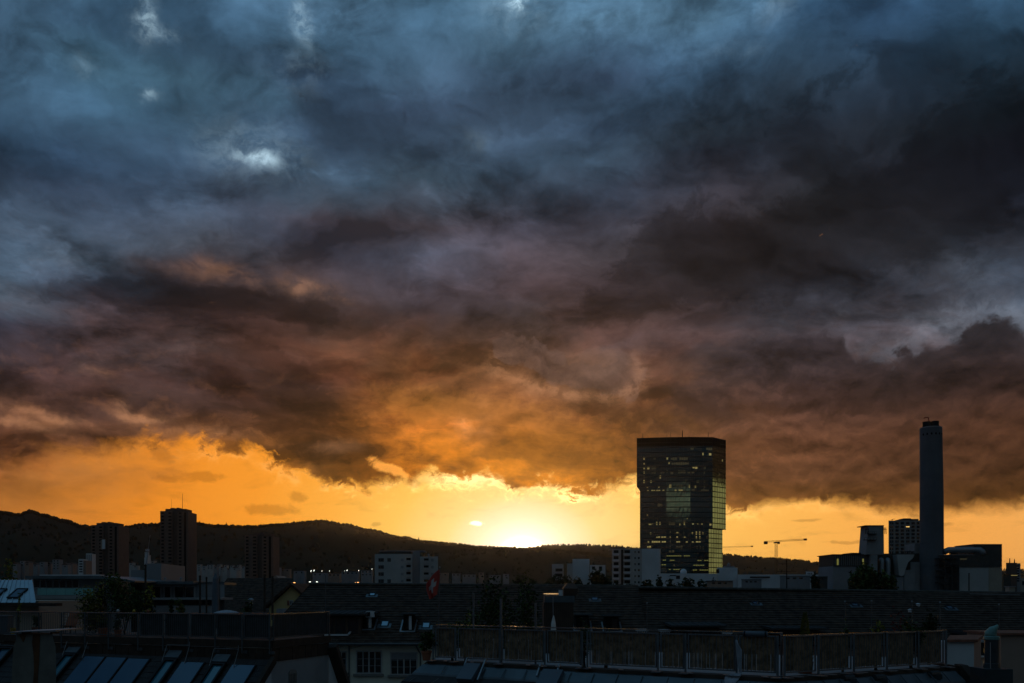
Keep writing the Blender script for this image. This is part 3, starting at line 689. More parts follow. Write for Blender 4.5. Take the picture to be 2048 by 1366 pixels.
# three brown slab towers with columns of balconies
def brown_tower(label, px0, px1, py_top, Y, antennas=()):
    x0, x1, zt = X_(px0, Y), X_(px1, Y), Z_(py_top, Y); w = x1 - x0
    t = thing('residential_tower', label, 'tower block', ((x0 + x1) / 2, Y, 0), 'brown residential towers below the wooded hill')
    xm = x0 + w * 0.44; xr = x0 + w * 0.60
    b = MB(); b.box(x0 + .15, xm, Y, Y + w, 0, zt); b.box(xr, x1 - w * .02, Y + 1.0, Y + w * .9, 0, zt - 0.6)
    b.build('wall', M['brown_tower'], t)
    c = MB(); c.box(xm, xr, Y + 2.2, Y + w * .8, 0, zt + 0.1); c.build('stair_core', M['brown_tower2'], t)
    r = MB(); r.box(x0 + w * .14, x1 - w * .12, Y + 3, Y + w * .7, zt, zt + 2.1); r.box(x0 + w * .3, x0 + w * .44, Y + 4, Y + w * .5, zt + 2.1, zt + 3.0); r.box(x0 + w * .52, x0 + w * .60, Y + 4, Y + w * .5, zt + 2.1, zt + 3.2)
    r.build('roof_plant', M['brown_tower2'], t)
    nfl = int((zt - 14) / 2.9)
    for ci, (cx0, cx1, yy) in enumerate([(x0 + w * .05, x0 + w * .14, Y), (x0 + w * .30, x0 + w * .41, Y), (xr + w * .06, xr + w * .15, Y + 1.0), (x1 - w * .16, x1 - w * .08, Y + 1.0)]):
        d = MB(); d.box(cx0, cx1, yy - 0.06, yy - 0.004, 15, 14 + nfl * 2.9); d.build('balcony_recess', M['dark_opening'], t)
        if ci < 3:
            p = MB(); p.box(cx0 - .3, cx1 + .3, yy - 0.9, yy - 0.07, 14.0, 15.35); p0 = p.build('balcony_parapet', M['brown_tower'], t)
            for k in range(1, nfl):
                q = p0.copy(); COLL.objects.link(q); q.parent = t; q.matrix_parent_inverse = Matrix.Translation(-t.location); q.location = (0, 0, k * 2.9)
    for (apx, apy, rr_) in antennas:
        a = MB(); xa = X_(apx, Y + 5); a.tube([(xa, Y + 5, zt + 2.1), (xa, Y + 5, Z_(apy, Y + 5))], [rr_, rr_ * .5], 6); a.build('antenna', M['black_metal'], t)
    return t
brown_tower('tallest brown tower block with two antennas rising above the ridge', 320, 376, 1022, 714, ((343, 998, .12), (365, 987, .22)))
bt = brown_tower('brown tower block with its roof just at the ridge line', 182, 237, 1050, 755)
b = MB(); b.box(X_(202, 754), X_(204.5, 754), 753.5, 754.6, Z_(1099, 754), Z_(1080, 754)); b.build('window_reflection_edge', M['beige_wall'], bt)  # pale boxes, here and next, paint a bright reflection in the tower's windows
b = MB(); b.box(X_(204.8, 754), X_(210, 754), 753.6, 754.6, Z_(1098, 754), Z_(1079, 754)); b.build('window_reflection', M['white_wall'], bt)
brown_tower('lower brown tower block wholly in front of the dark hill', 489, 546, 1071, 714)

# slim pale slab beside the left brown tower
t = thing('slab_block', 'slim white-edged slab block left of the ridge-high brown tower', 'apartment block', (X_(178, 640), 640, 0))
b = MB(); facade_box(b, 172, 184, 1107, 640, 14); b.build('wall', M['white_wall'], t)
for k in range(3):
    b = MB(); xx = X_(173.5 + k * 4, 640); b.box(xx, xx + .55, 639.9, 639.99, 12, Z_(1109, 640)); b.build('window_strip', M['window_dark'], t)
t = thing('slab_block', 'small pink and white stepped block left of the slim slab', 'apartment block', (X_(163, 620), 620, 0))
b = MB(); facade_box(b, 157, 166, 1118, 620, 12); b.build('wall', M['white_wall'], t)
b = MB(); facade_box(b, 166.2, 172, 1121, 621, 12); b.build('side_wing', M['render_pink'], t)
for k in range(5):
    window(t, X_(158.5, 620), X_(165, 620), Z_(1124 + k * 5.2, 620), Z_(1121.5 + k * 5.2, 620), 620)
# houses along the foot of the hill
rr = random.Random(21)
def far_house(px, py_top, w, h, Y, m, gable, label, group):
    x = X_(px, Y); zt = Z_(py_top, Y); ww = w / F * Y; hh = h / F * Y
    t = thing('house', label, 'house', (x, Y, max(0, zt - hh)), group)
    b = MB(); b.box(x - ww / 2, x + ww / 2, Y, Y + 8, max(0.0, zt - hh - 14), zt); b.build('wall', M[m], t)
    n = max(1, int(ww / 4))
    wb = 0
    for k in range(n):
        for f_ in range(max(1, int(hh / 3.2))):
            xx = x - ww / 2 + (k + .5) * ww / n
            if wb < 12: window(t, xx - .7, xx + .7, zt - 2.3 - f_ * 3.0, zt - .9 - f_ * 3.0, Y); wb += 1
    r = MB()
    if gable: r.prism([(x - ww / 2 - .4, Y - .4, zt), (x + ww / 2 + .4, Y - .4, zt), (x, Y - .4, zt + ww * .38)], (0, 10.8, 0)); 
    else: r.box(x - ww / 2 - .2, x + ww / 2 + .2, Y - .2, Y + 10.2, zt, zt + .5)
    r.build('roof', M['slope_roof'], t)
for k, (px, py, w, h, gb) in enumerate([(381, 1131, 11, 12, 0), (395, 1129, 12, 14, 0), (408, 1132, 10, 11, 0), (420, 1129.5, 12, 14, 0), (431, 1133, 6, 9, 1), (438, 1129, 6, 7, 1), (443, 1136, 7, 7, 1), (451, 1130.5, 6, 8, 1), (457, 1137, 6, 6, 0), (463, 1131, 5, 8, 1), (469, 1136, 8, 8, 1), (477, 1130, 5, 7, 1), (480, 1138, 6, 6, 1), (486, 1133, 6, 9, 1), (448, 1140, 5, 5, 0), (473, 1141, 5, 5, 0)]):
    far_house(px, py, w, h, 1150 + rr.uniform(-60, 60), 'pale_wall' if k % 4 else 'far_wall', gb, 'white house in the bright row between the tallest and the lower brown towers', 'white houses in a row under the hill')
for k, (px, py, w, h, gb) in enumerate([(44, 1122, 8, 16, 0), (54, 1126, 9, 8, 1), (70, 1129, 10, 8, 1), (84, 1124, 9, 12, 0), (97, 1128, 10, 10, 1), (112, 1119, 14, 22, 0), (130, 1130, 12, 8, 1), (142, 1128, 9, 9, 1), (150, 1131, 8, 8, 1), (30, 1128, 9, 8, 1)]):
    far_house(px, py, w, h, 1000 + rr.uniform(-40, 40), ['far_wall', 'render_pink', 'far_wall'][k % 3], gb, 'small distant house at the hill foot left of the brown towers', 'houses at the left hill foot')
for k, (px, py, w, h, gb) in enumerate([(255, 1130, 8, 9, 1), (262, 1126, 7, 9, 1), (270, 1131, 9, 8, 0), (305, 1122, 7, 9, 1), (312, 1128, 8, 8, 1), (246, 1133, 9, 7, 1)]):
    far_house(px, py, w, h, 1080 + rr.uniform(-40, 40), 'pale_wall', gb, 'small pale house on the slope between two brown towers', 'houses between the brown towers')
for k, (px, py, w, h, gb) in enumerate([(292, 1104, 5, 7, 1), (295, 1110, 5, 6, 0), (291, 1115, 5, 6, 1), (296, 1120, 6, 6, 0), (293, 1098, 4, 6, 1)]):
    far_house(px, py, w, h, 1500 + k * 12, 'white_wall', gb, 'tiny white house climbing the steep lane up the hill', 'houses up the steep lane')
for k, (px, py, w, h, gb) in enumerate([(552, 1135, 14, 10, 0), (570, 1138, 18, 9, 0), (598, 1142, 22, 9, 0), (640, 1146, 30, 8, 0), (668, 1147, 24, 7, 0), (700, 1143, 34, 10, 0), (733, 1141, 22, 12, 0), (885, 1146, 22, 9, 0), (912, 1147, 16, 8, 0), (938, 1149, 26, 8, 0), (962, 1145, 10, 10, 0), (990, 1150, 22, 7, 0), (1012, 1148, 12, 9, 0)]):
    far_house(px, py, w, h, 900 + rr.uniform(-60, 60), ['far_wall', 'render_pink', 'grey_wall'][k % 3], gb, 'flat-roofed low building in the far valley beside the floodlights' if k < 7 else 'flat-roofed low building in the far valley right of the flag', 'low buildings across the valley' if k < 7 else 'low buildings across the valley right of the flag')
# floodlights of the ground across the valley
for k, (px, py, lit) in enumerate([(622, 1142, 1), (628, 1141, 1), (644, 1142, 0), (659, 1142, 0), (689, 1142, 0), (694, 1141, 1), (704, 1143, 0), (717, 1142, 1), (744, 1138, 0)]):
    Y = 880; x = X_(px, Y); zt = Z_(py, Y)
    t = thing('floodlight_mast', 'tall floodlight mast with a white lamp glowing below the hill', 'floodlight', (x, Y, 0), 'lit floodlights in the valley')
    b = MB(); b.tube([(x, Y, 0), (x, Y, zt)], [.35, .2], 6); b.build('mast', M['galv'], t)
    b = MB()
    hgt = 1.7 if lit else .8
    b.frame_box((x - .45, Y - .3, zt - hgt * .5), (.5 if lit else .4, 0, 0), (0, .3, 0), (.5, 0, hgt)); b.build('lamp', M['lamp_white'], t)
for k, (px, py, Y) in enumerate([(575, 1165, 260), (589, 1165.5, 260), (711, 1166, 250), (716, 1165, 300), (634, 1164, 240), (620, 1164, 240)]):
    x = X_(px, Y); zt = Z_(py, Y)
    t = thing('street_lamp', 'street lamp with an orange glow over the far roofs', 'street lamp', (x, Y, 0), 'street lamps beyond the tiled roof')
    b = MB(); b.tube([(x, Y + .2, 0), (x, Y + .2, zt + .15), (x, Y - .1, zt + .2)], .08, 6); b.build('pole', M['galv'], t)
    b = MB(); b.lathe((x, Y - .1, zt - .05), [(.35 if k < 4 else .2, 0), (.28, .12), (.1, .2)], 8); b.build('lamp', M['lamp_orange'] if k < 4 else M['lamp_white'], t)

# pale apartment block left of centre
Y = 350
t = thing('apartment_block', 'grey-white apartment block with loggias standing before the wooded hill', 'apartment block', (X_(812, Y), Y, 0))
b = MB(); facade_box(b, 749.5, 825, 1108, Y, 14); facade_box(b, 840, 876, 1113, Y + .6, 13); b.build('wall', M['pale_wall'], t)
b = MB(); facade_box(b, 825.1, 839.9, 1101, Y + 1.2, 12); b.build('stair_core', M['grey_wall'], t)
b = MB(); b.box(X_(762, Y + 2), X_(822, Y + 2), Y + 2, Y + 11, Z_(1108, Y), Z_(1102.5, Y)); b.build('penthouse', M['dark_clad'], t)
b = MB(); b.box(X_(758, Y + 1), X_(848, Y + 1), Y + 1.4, Y + 12, Z_(1102.4, Y), Z_(1100.6, Y)); b.build('roof', M['grey_wall'], t)
b = MB(); b.lathe((X_(857, Y + 5), Y + 5, Z_(1113, Y)), [(.4, 0), (.4, .9), (.55, 1.0), (.1, 1.3)], 10); b.build('vent', M['galv'], t)
for k in range(5):
    zc = Z_(1120 + k * 14.1, Y)
    for (a, c_) in ((757, 767.5), (775, 781.5)):
        if (a, k) in ((775, 1), (775, 2)): continue
        o = window(t, X_(a, Y), X_(c_, Y), zc - .7, zc + .75, Y, frame=.08, bars=2)
    for (a, c_) in ((812.5, 821.5),):
        o = window(t, X_(a, Y), X_(c_, Y), zc - .9, zc + .9, Y, 'dark_opening', name='loggia'); p = MB(); p.box(X_(a - .8, Y), X_(c_ + .8, Y), Y - .9, Y - .82, zc - 1.1, zc - .15); p.build('balcony_parapet', M['pale_wall'], o)
    o = window(t, X_(847.5, Y), X_(857, Y), zc - 1.0, zc + .7, Y + .6, 'dark_opening', name='loggia'); p = MB(); p.box(X_(846.7, Y), X_(857.8, Y), Y - .3, Y - .22, zc - 1.2, zc - .25); p.build('balcony_parapet', M['pale_wall'], o)
    window(t, X_(802, Y), X_(807, Y), zc - .5, zc + .5, Y, 'grey_wall', frame=.06)
    window(t, X_(862, Y), X_(867, Y), zc - .6, zc + .5, Y + .6, 'grey_wall', frame=.06)

# white blocks left of the glass tower
Y = 410
t = thing('apartment_block', 'white apartment block with balconies and blank white gable beside the glass tower', 'apartment block', (X_(1273, Y), Y, 0))
b = MB(); facade_box(b, 1224, 1283.5, 1098, Y, 15); b.build('wall', M['pale_wall'], t)
b = MB(); b.prism([(X_(1283.6, Y), Y - .4, 0), (X_(1318, Y), Y - .4, 0), (X_(1322.5, Y), Y + 2, 0), (X_(1322.5, Y), Y + 15, 0), (X_(1283.6, Y), Y + 15, 0)], (0, 0, Z_(1098, Y))); b.build('gable_wall', M['white_wall'], t)
b = MB(); b.box(X_(1223, Y), X_(1323, Y), Y - .1, Y + 15, Z_(1098, Y), Z_(1096.8, Y)); b.build('roof', M['grey_wall'], t)
b = MB(); b.box(X_(1242, Y), X_(1247, Y), Y - .05, Y, 0, Z_(1099, Y)); b.build('recess', M['dark_opening'], t)
for k in range(6):
    zc = Z_(1104 + k * 12.1, Y)
    for (a, c_) in ((1226.5, 1238), (1247.5, 1261)):
        o = window(t, X_(a + 1, Y), X_(c_ - 1, Y), zc - .6, zc + .9, Y, 'dark_opening', name='loggia')
        p = MB(); p.box(X_(a - 1, Y), X_(c_, Y), Y - 1.0, Y - .08, zc - 1.6, zc - .65); p.build('balcony_parapet', M['white_wall'], o)
    for (a, c_) in ((1269, 1271.5), (1276, 1279.5)): window(t, X_(a, Y), X_(c_, Y), zc - .5, zc + .5, Y)
t = thing('apartment_block', 'plain white windowless cube standing among the trees', 'building', (X_(1162, 430), 430, 0))
b = MB(); facade_box(b, 1145, 1179, 1118, 430, 12); b.build('wall', M['white_wall'], t)
b = MB(); facade_box(b, 1134, 1144.9, 1127, 430.5, 12); b.build('side_wing', M['pale_wall'], t)
t = thing('apartment_block', 'small white block with two dark balconies left of the windowless cube', 'building', (X_(1117, 420), 420, 0))
b = MB(); facade_box(b, 1104, 1127, 1128, 420, 12); b.build('wall', M['pale_wall'], t)
for k in range(2): window(t, X_(1111, 420), X_(1125, 420), Z_(1143 + k * 10, 420), Z_(1137 + k * 10, 420), 420, 'dark_opening', name='loggia')
t = thing('apartment_block', 'low pale block with square windows right of the windowless cube', 'building', (X_(1195, 425), 425, 0))
b = MB(); facade_box(b, 1180, 1211, 1130, 425, 12); b.build('wall', M['white_wall'], t)
for a in (1184, 1198): window(t, X_(a, 425), X_(a + 6, 425), Z_(1139, 425), Z_(1133, 425), 425, frame=.1)

# long low hall at the foot of the tower
Y = 470
t = thing('low_hall', 'long low white hall below the glass tower', 'hall', (X_(1500, Y), Y, 0))
b = MB(); facade_box(b, 1300, 1434, 1147, Y, 25); facade_box(b, 1434.2, 1475, 1135, Y + 4, 16); facade_box(b, 1475.2, 1668, 1149, Y + 1, 25); b.build('wall', M['white_wall'], t)
for (a, c_, y0_, y1_) in [(1340, 1352, 1152, 1150), (1352, 1360, 1158, 1151), (1436, 1442, 1146, 1138), (1500, 1540, 1156, 1153), (1560, 1600, 1157, 1154), (1612, 1650, 1156, 1153)]:
    window(t, X_(a, Y), X_(c_, Y), Z_(y0_, Y), Z_(y1_, Y), Y if a < 1434 or a > 1475 else Y + 4)
b = MB(); b.lathe((X_(1367, Y + 6), Y + 6, Z_(1147, Y)), [(1.8, 0), (1.8, 1.2), (1.5, 2.0), (.8, 2.6), (.05, 2.8)], 14); b.build('roof_dome', M['white_metal'], t, smooth=True)
b = MB(); b.box(X_(1455, Y), X_(1474, Y), Y + 5, Y + 9, Z_(1135, Y), Z_(1131.5, Y)); b.tube([(X_(1459, Y), Y + 5, Z_(1131, Y)), (X_(1463, Y), Y + 5, Z_(1125, Y))], .4, 8); b.lathe((X_(1462, Y), Y + 5, Z_(1131, Y)), [(.9, 0), (.9, 1), (.2, 1.4)], 10); b.build('roof_plant', M['galv'], t)
for k, (px, py, w, h, Yk, m, lab) in enumerate([(1503, 1159, 40, 9, 300, 'grey_wall', 'low grey shed right of the pink roof box'), (1620, 1143, 16, 9, 500, 'white_wall', 'round-cornered white plant box on the far roofs'), (1590, 1152, 60, 10, 430, 'grey_wall', 'long grey low roof under the crane'),
                                          (1640, 1153, 30, 12, 380, 'dark_clad', 'dark low building beside the waste plant'), (1440, 1162, 52, 12, 210, 'render_pink', 'flat pink roof box behind the tiled ridge')]):
    t = thing('low_building', lab, 'building', (X_(px, Yk), Yk, 0))
    b = MB(); facade_box(b, px - w / 2, px + w / 2, py, Yk, 10); b.build('wall', M[m], t)
    b = MB(); facade_box(b, px - w / 2 - 1, px + w / 2 + 1, py - .8, Yk - .3, 10.6, Z_(py, Yk)); b.build('roof', M['grey_wall'], t)
    for q in range(3): window(t, X_(px - w * .3 + q * w * .22, Yk), X_(px - w * .3 + q * w * .22 + w * .12, Yk), Z_(py + 6, Yk), Z_(py + 3, Yk), Yk)

# ================================================================== glass office tower
Yt = 560.0
t = thing('office_tower', 'dark green glass office tower wider at the top with scattered lit windows', 'skyscraper', (X_(1362, Yt), Yt + 20, 0))
ZT, Z1, Z2 = Z_(875, Yt), Z_(1056.5, Yt), Z_(972, Yt)
PU = [(1273.7, 563.8), (1332.5, 560.6), (1380.5, 559.6), (1425, 560.3), (1451.6, 571.0)]
PM = [(1280, 564.2)] + PU[1:]
PL = [(1280, 564.2), (1332.5, 560.6), (1380.5, 559.6), (1417.3, 560.2), (1444.8, 571.4)]
def plan(pp):
    pts = [Vector((X_(px, Y), Y, 0)) for px, Y in pp]
    b0, b1 = pts[0], pts[-1]
    return pts + [Vector((b1.x - 6, Yt + 44, 0)), Vector((b0.x + 10, Yt + 46, 0))]
def glass(name, tint, rough):
    m = bpy.data.materials.new(name); m.use_nodes = True; nt = m.node_tree; Sk.nt = nt
    b = nt.nodes['Principled BSDF']; tcx = Sk(nt.nodes.new('ShaderNodeTexCoord').outputs['Object'])
    n = noise_tex(tcx, 0.09, 3, .5)[0]
    nt.links.new(mixc(sstep(n, .35, .65), tuple(c * .82 for c in tint) + (1,), tuple(c * 1.12 for c in tint) + (1,)).s, b.inputs['Base Color'])
    b.inputs['Metallic'].default_value = 1.0; b.inputs['Roughness'].default_value = rough
    return m
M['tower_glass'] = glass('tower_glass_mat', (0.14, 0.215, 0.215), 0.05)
M['mullion'] = mat('mullion_mat', (0.012, 0.013, 0.014), 0.5, 0.2, 1.0, metallic=0.3)
rg = random.Random(5)
core = MB()
for pp, za, zb in ((PL, 0, Z1), (PM, Z1, Z2), (PU, Z2, ZT)):
    P3 = plan(pp); c0 = sum(P3, Vector()) / len(P3)
    core.prism([p + (c0 - p).normalized() * 0.6 + Vector((0, 0, za)) for p in P3], (0, 0, zb - za))
core.build('core', M['black_metal'], t)
FLH = (ZT - 6.0) / 36.0
facet_lines = {}
for tier, (pp, za, zb) in enumerate(((PL, 0.0, Z1), (PM, Z1, Z2), (PU, Z2, ZT))):
    P3 = plan(pp)
    for fi in range(len(P3)):
        a, b_ = P3[fi], P3[(fi + 1) % len(P3)]; L = (b_ - a).length; d = (b_ - a) / L; nrm = Vector((d.y, -d.x, 0))
        visible = fi < 4
        nv = max(1, int(round(L / 1.45))) if visible else 3
        nf = int(round((zb - za) / FLH)); fh = (zb - za) / nf
        gl = MB(); mu = MB()
        for i in range(nv):
            for k in range(nf):
                p0 = a + d * (L * i / nv); p1 = a + d * (L * (i + 1) / nv); z0 = za + k * fh; z1 = z0 + fh
                j = [rg.uniform(-.011, .011) for _ in range(2)]
                gl.quad((p0.x + nrm.x * j[0], p0.y + nrm.y * j[0], z0), (p1.x - nrm.x * j[0], p1.y - nrm.y * j[0], z0), (p1.x + nrm.x * j[1], p1.y + nrm.y * j[1], z1), (p0.x - nrm.x * j[1], p0.y - nrm.y * j[1], z1))
        gl.build('glass_facade', M['tower_glass'], t)
        if visible:
            for i in range(0, nv + 1, 2):
                p = a + d * (L * i / nv) + nrm * .02; mu.frame_box((p.x - d.x * .05, p.y - d.y * .05, za), d * .10, nrm * .10, (0, 0, zb - za))
            for k in range(nf + 1):
                p = a + nrm * .02; hh = .55
                mu.frame_box((p.x, p.y, za + k * fh - hh / 2), d * L, nrm * .05, (0, 0, hh))
            mu.build('mullion_grid', M['mullion'], t)
            facet_lines[(tier, fi)] = (a, d, nrm, L)
P3 = plan(PU); c0 = sum(P3, Vector()) / len(P3)
pb = MB(); pb.prism([p + (p - c0).normalized() * .08 + Vector((0, 0, ZT - 5.6)) for p in P3], (0, 0, 5.9)); pb.build('roof_parapet', M['dark_opening'], t)
for (px, py, r_) in [(1285.5, 866.5, .16), (1334, 868, .10), (1341, 864, .10), (1365, 861, .32), (1416.5, 863.5, .14), (1296, 870.5, .10), (1378, 871, .10), (1438, 870, .10)]:
    a = MB(); xa = X_(px, Yt + 12); a.tube([(xa, Yt + 12, ZT), (xa, Yt + 12, Z_(py, Yt + 12) * .6 + ZT * .4), (xa, Yt + 12, Z_(py, Yt + 12))], [r_, r_, r_ * .45], 6)
    if r_ > .12: a.bar((xa - .8, Yt + 12, ZT + 2), (xa + .8, Yt + 12, ZT + 2), .12)
    a.build('antenna', M['black_metal'], t)
# lit rooms: (photo px from, to, row, kind)
LIT = []
def zpx(v): return 840 + v / 4.269
def xpx(v): return 1240 + v / 4.269
for (x0, x1, y, k) in [(198, 212, 328, 1), (200, 212, 371, 1), (199, 213, 410, 1), (200, 212, 447, 1), (200, 212, 487, 0), (198, 212, 525, 1), (232, 252, 410, 1), (268, 308, 408, 0), (285, 306, 328, 0), (268, 308, 447, 0), (396, 411, 328, 1), (413, 426, 366, 1),
                        (338, 350, 487, 1), (256, 272, 527, 1), (228, 240, 568, 1), (326, 338, 566, 1), (418, 440, 565, 1), (480, 498, 562, 0), (500, 534, 565, 0), (586, 598, 566, 1), (638, 650, 568, 1), (555, 566, 525, 0), (652, 678, 525, 0), (715, 727, 447, 0), (715, 727, 525, 0), (715, 727, 568, 0), (715, 735, 410, 0),
                        (618, 662, 405, 1), (702, 716, 291, 1), (757, 782, 293, 1), (735, 788, 246, 0), (592, 630, 246, 0), (870, 878, 346, 1), (845, 852, 458, 0), (575, 600, 447, 0), (495, 560, 443, 0), (430, 580, 330, 0), (440, 590, 372, 0), (345, 380, 447, 0), (390, 410, 440, 0), (430, 456, 452, 0), (610, 634, 447, 0),
                        (242, 270, 890, 2), (274, 284, 884, 2), (308, 320, 883, 1), (336, 346, 883, 1), (416, 470, 884, 0), (505, 515, 892, 2), (543, 554, 884, 1), (614, 632, 886, 2), (660, 668, 884, 2), (694, 706, 885, 1), (762, 782, 893, 2),
                        (256, 268, 967, 2), (288, 296, 962, 0), (388, 398, 966, 0), (424, 436, 958, 0), (480, 500, 964, 2), (540, 550, 966, 0), (612, 624, 965, 1), (646, 658, 965, 1), (674, 686, 966, 1), (704, 712, 966, 2),
                        (308, 342, 1001, 2), (350, 402, 1001, 2), (424, 434, 1001, 2), (480, 496, 1001, 2), (542, 600, 1002, 2), (646, 658, 1003, 1), (676, 686, 1003, 1), (736, 742, 1003, 0),
                        (236, 250, 1044, 2), (270, 344, 1040, 2), (354, 400, 1040, 2), (424, 436, 1042, 0), (480, 514, 1042, 2), (560, 580, 1043, 2), (612, 630, 1043, 2), (646, 690, 1043, 2), (230, 266, 1083, 2), (424, 434, 1086, 0), (480, 535, 1086, 0), (654, 662, 1088, 0), (682, 690, 1088, 0), (706, 714, 1092, 0), (416, 440, 1122, 0), (446, 464, 1122, 0),
                        (230, 302, 602, 3), (310, 380, 601, 3), (412, 536, 600, 3), (610, 640, 602, 0), (690, 760, 602, 0), (280, 362, 726, 0), (352, 758, 1160, 4), (364, 408, 1196, 4), (424, 466, 1198, 4), (500, 758, 1199, 4), (352, 410, 1236, 4), (606, 722, 1240, 4), (456, 470, 1240, 0), (416, 530, 1276, 4), (540, 756, 1281, 4), (570, 580, 838, 2), (230, 238, 812, 2)]:
    LIT.append((xpx(x0), xpx(x1), zpx(y), k))
def facet_at(px, py):
    tier = 0 if py > 1056.5 else (1 if py > 972 else 2)
    pp = (PL, PM, PU)[tier]
    for fi in range(4):
        if pp[fi][0] <= px <= pp[fi + 1][0]: return facet_lines[(tier, fi)]
    return None
def hit(px, fl):
    a, d, n, L = fl; k = (px - 1024) / F
    return (k * a.y - a.x) / (d.x - k * d.y)
HH = {0: 1.9, 1: 2.0, 2: 1.2, 3: .8, 4: .5}
for (x0, x1, py, k) in LIT:
    fl = facet_at((x0 + x1) / 2, py)
    if not fl: continue
    a, d, n, L = fl
    s0, s1 = max(.1, hit(x0, fl)), min(L - .1, hit(x1, fl))
    zc = Z_(py, a.y + d.y * (s0 + s1) / 2); w = MB(); hh = HH[k]
    nn = max(1, int(round((s1 - s0) / 1.45)))
    for i in range(nn):
        if nn > 2 and rg.random() < .16: continue
        q0 = a + d * (s0 + (s1 - s0) * (i + .08) / nn) + n * .03; q1 = a + d * (s0 + (s1 - s0) * (i + .92) / nn) + n * .03
        hj = hh * (rg.uniform(.6, 1.1) if k != 4 else 1)
        w.frame_box((q0.x, q0.y, zc - hj / 2), q1 - q0, n * .01, (0, 0, hj))
    if w.v: w.build('lit_window', M[{0: 'lit_window_dim', 1: 'lit_window', 2: 'lit_window', 3: 'lit_window', 4: 'lit_strip'}[k]], t)

# ================================================================== cranes, pylon
def lattice(mb, a, b, w, n, r=.09):
    a, b = Vector(a), Vector(b); d = (b - a).normalized(); u = d.orthogonal().normalized() * w / 2
    if abs(d.z) < .5: u = Vector((0, 0, w / 2)); 
    v = d.cross(u)
    cs = [u + v, u - v, -u - v, -u + v]
    for c in cs: mb.bar(a + c, b + c, r)
    for k in range(n):
        p, q = a + (b - a) * k / n, a + (b - a) * (k + 1) / n
        for i in range(4): mb.bar(p + cs[i], q + cs[(i + 1) % 4], r * .7)
def crane(label, Y, px_m, py_base_seen, py_jib, px_tip, py_tip, px_tail, scale=1.0, cab=True):
    x = X_(px_m, Y); zj = Z_(py_jib, Y); t = thing('tower_crane', label, 'crane', (x, Y, 0))
    m = MB(); lattice(m, (x, Y, 0), (x, Y, zj + .5), 2.0 * scale, 40, .16 * scale); m.build('mast', M['crane'], t)
    j = MB(); xt, zt = X_(px_tip, Y), Z_(py_tip, Y); lattice(j, (x, Y, zj + .8), (xt, Y - 4, zt), 1.3 * scale, 26, .16 * scale); j.build('jib', M['crane'], t)
    c = MB(); xb = X_(px_tail, Y); lattice(c, (xb, Y + 2, zj + .3), (x, Y, zj + .8), 1.2 * scale, 6, .16 * scale); c.build('counter_jib', M['crane'], t)
    w = MB(); w.box(xb - .3 * scale, xb + 2.6 * scale, Y, Y + 3, zj - 2.0 * scale, zj + .6); w.build('counterweight', M['black_metal'], t)
    if cab:
        k = MB(); k.box(x + .9, x + 3.0, Y - 1.8, Y, zj - 1.9, zj + .2); k.bar((x - 2.4, Y, zj - .8), (x + 3.2, Y, zj - .2), 1.1); k.build('cab', M['black_metal'], t)
    h = MB(); h.box(xt - 2.4, xt + .2, Y - 5, Y - 3, zt - .9, zt + .9); h.build('trolley', M['crane_red'], t)
    return t
crane('tower crane with its jib pointing right between glass tower and waste plant', 820, 1552.5, 1160, 1084, 1610, 1079.5, 1530)
crane('slender far crane whose jib shows beside the glass tower', 1300, 1420, 1130, 1096, 1504, 1093, 1404, 1.0, False)
Y = 360; x = X_(1573.5, Y)
t = thing('pylon', 'slim wooden power pole with crossarms beneath the crane', 'pylon', (x, Y, 0))
b = MB(); b.tube([(x, Y, 0), (x, Y, Z_(1116, Y))], [.34, .2], 8); b.build('mast', M['black_metal'], t)
for py, w in ((1127.5, 2.6), (1143, 4.0)):
    b = MB(); b.bar((x - w, Y, Z_(py, Y)), (x + w, Y, Z_(py + .6, Y)), .16); b.build('crossarm', M['black_metal'], t)

# ================================================================== waste plant
Y = 420.0
t = thing('industrial_chimney', 'tall round concrete chimney with black capped flues on the right', 'chimney', (X_(1863, Y), Y, 0))
def zY(py): return Z_(py, Y)
b = MB(); xc = X_(1863.4, Y)
b.tube([(xc, Y, 0), (xc - .05, Y, zY(1000)), (X_(1861.6, Y), Y, zY(857))], [5.55, 5.38, 5.1], 40); b.build('shaft', M['chimney_concrete'], t, smooth=False)
b = MB(); b.lathe((X_(1861.6, Y), Y, zY(857)), [(5.16, -.1), (5.16, .25), (4.6, .3), (4.6, .5)], 40); b.build('rim', M['concrete'], t)
b = MB(); b.lathe((X_(1853, Y), Y, zY(857)), [(1.9, 0), (1.9, 3.2)], 20); b.build('flue', M['black_metal'], t)
b = MB(); b.lathe((X_(1869.5, Y), Y, zY(857)), [(1.95, 0), (1.95, 3.5)], 20); b.build('flue', M['black_metal'], t)
b = MB(); b.lathe((X_(1861.6, Y + 2), Y + 2, zY(857)), [(3.4, 0), (3.4, 2.4)], 20); b.build('flue', M['black_metal'], t)
b = MB(); b.bar((X_(1858.5, Y), Y, zY(846)), (X_(1856.5, Y), Y, zY(835)), .35); b.bar((X_(1857, Y), Y, zY(835.4)), (X_(1849, Y), Y, zY(834.8)), .35); b.bar((X_(1849.5, Y), Y, zY(835)), (X_(1848.8, Y), Y, zY(838)), .3); b.build('davit', M['crane_red'], t)
for k in range(7):
    a = math.radians(-90 - 66 + k * 22); cx, cy = X_(1861.6, Y) + math.cos(a) * 5.12, Y + math.sin(a) * 5.12
    tg = Vector((-math.sin(a), math.cos(a), 0)); n = Vector((math.cos(a), math.sin(a), 0)); o = Vector((cx, cy, zY(870.5)))
    b = MB(); b.prism([o + tg * (math.cos(q * .785) * .42) + Vector((0, 0, math.sin(q * .785) * .6)) for q in range(8)], n * .06); b.build('opening', M['dark_opening'], t)

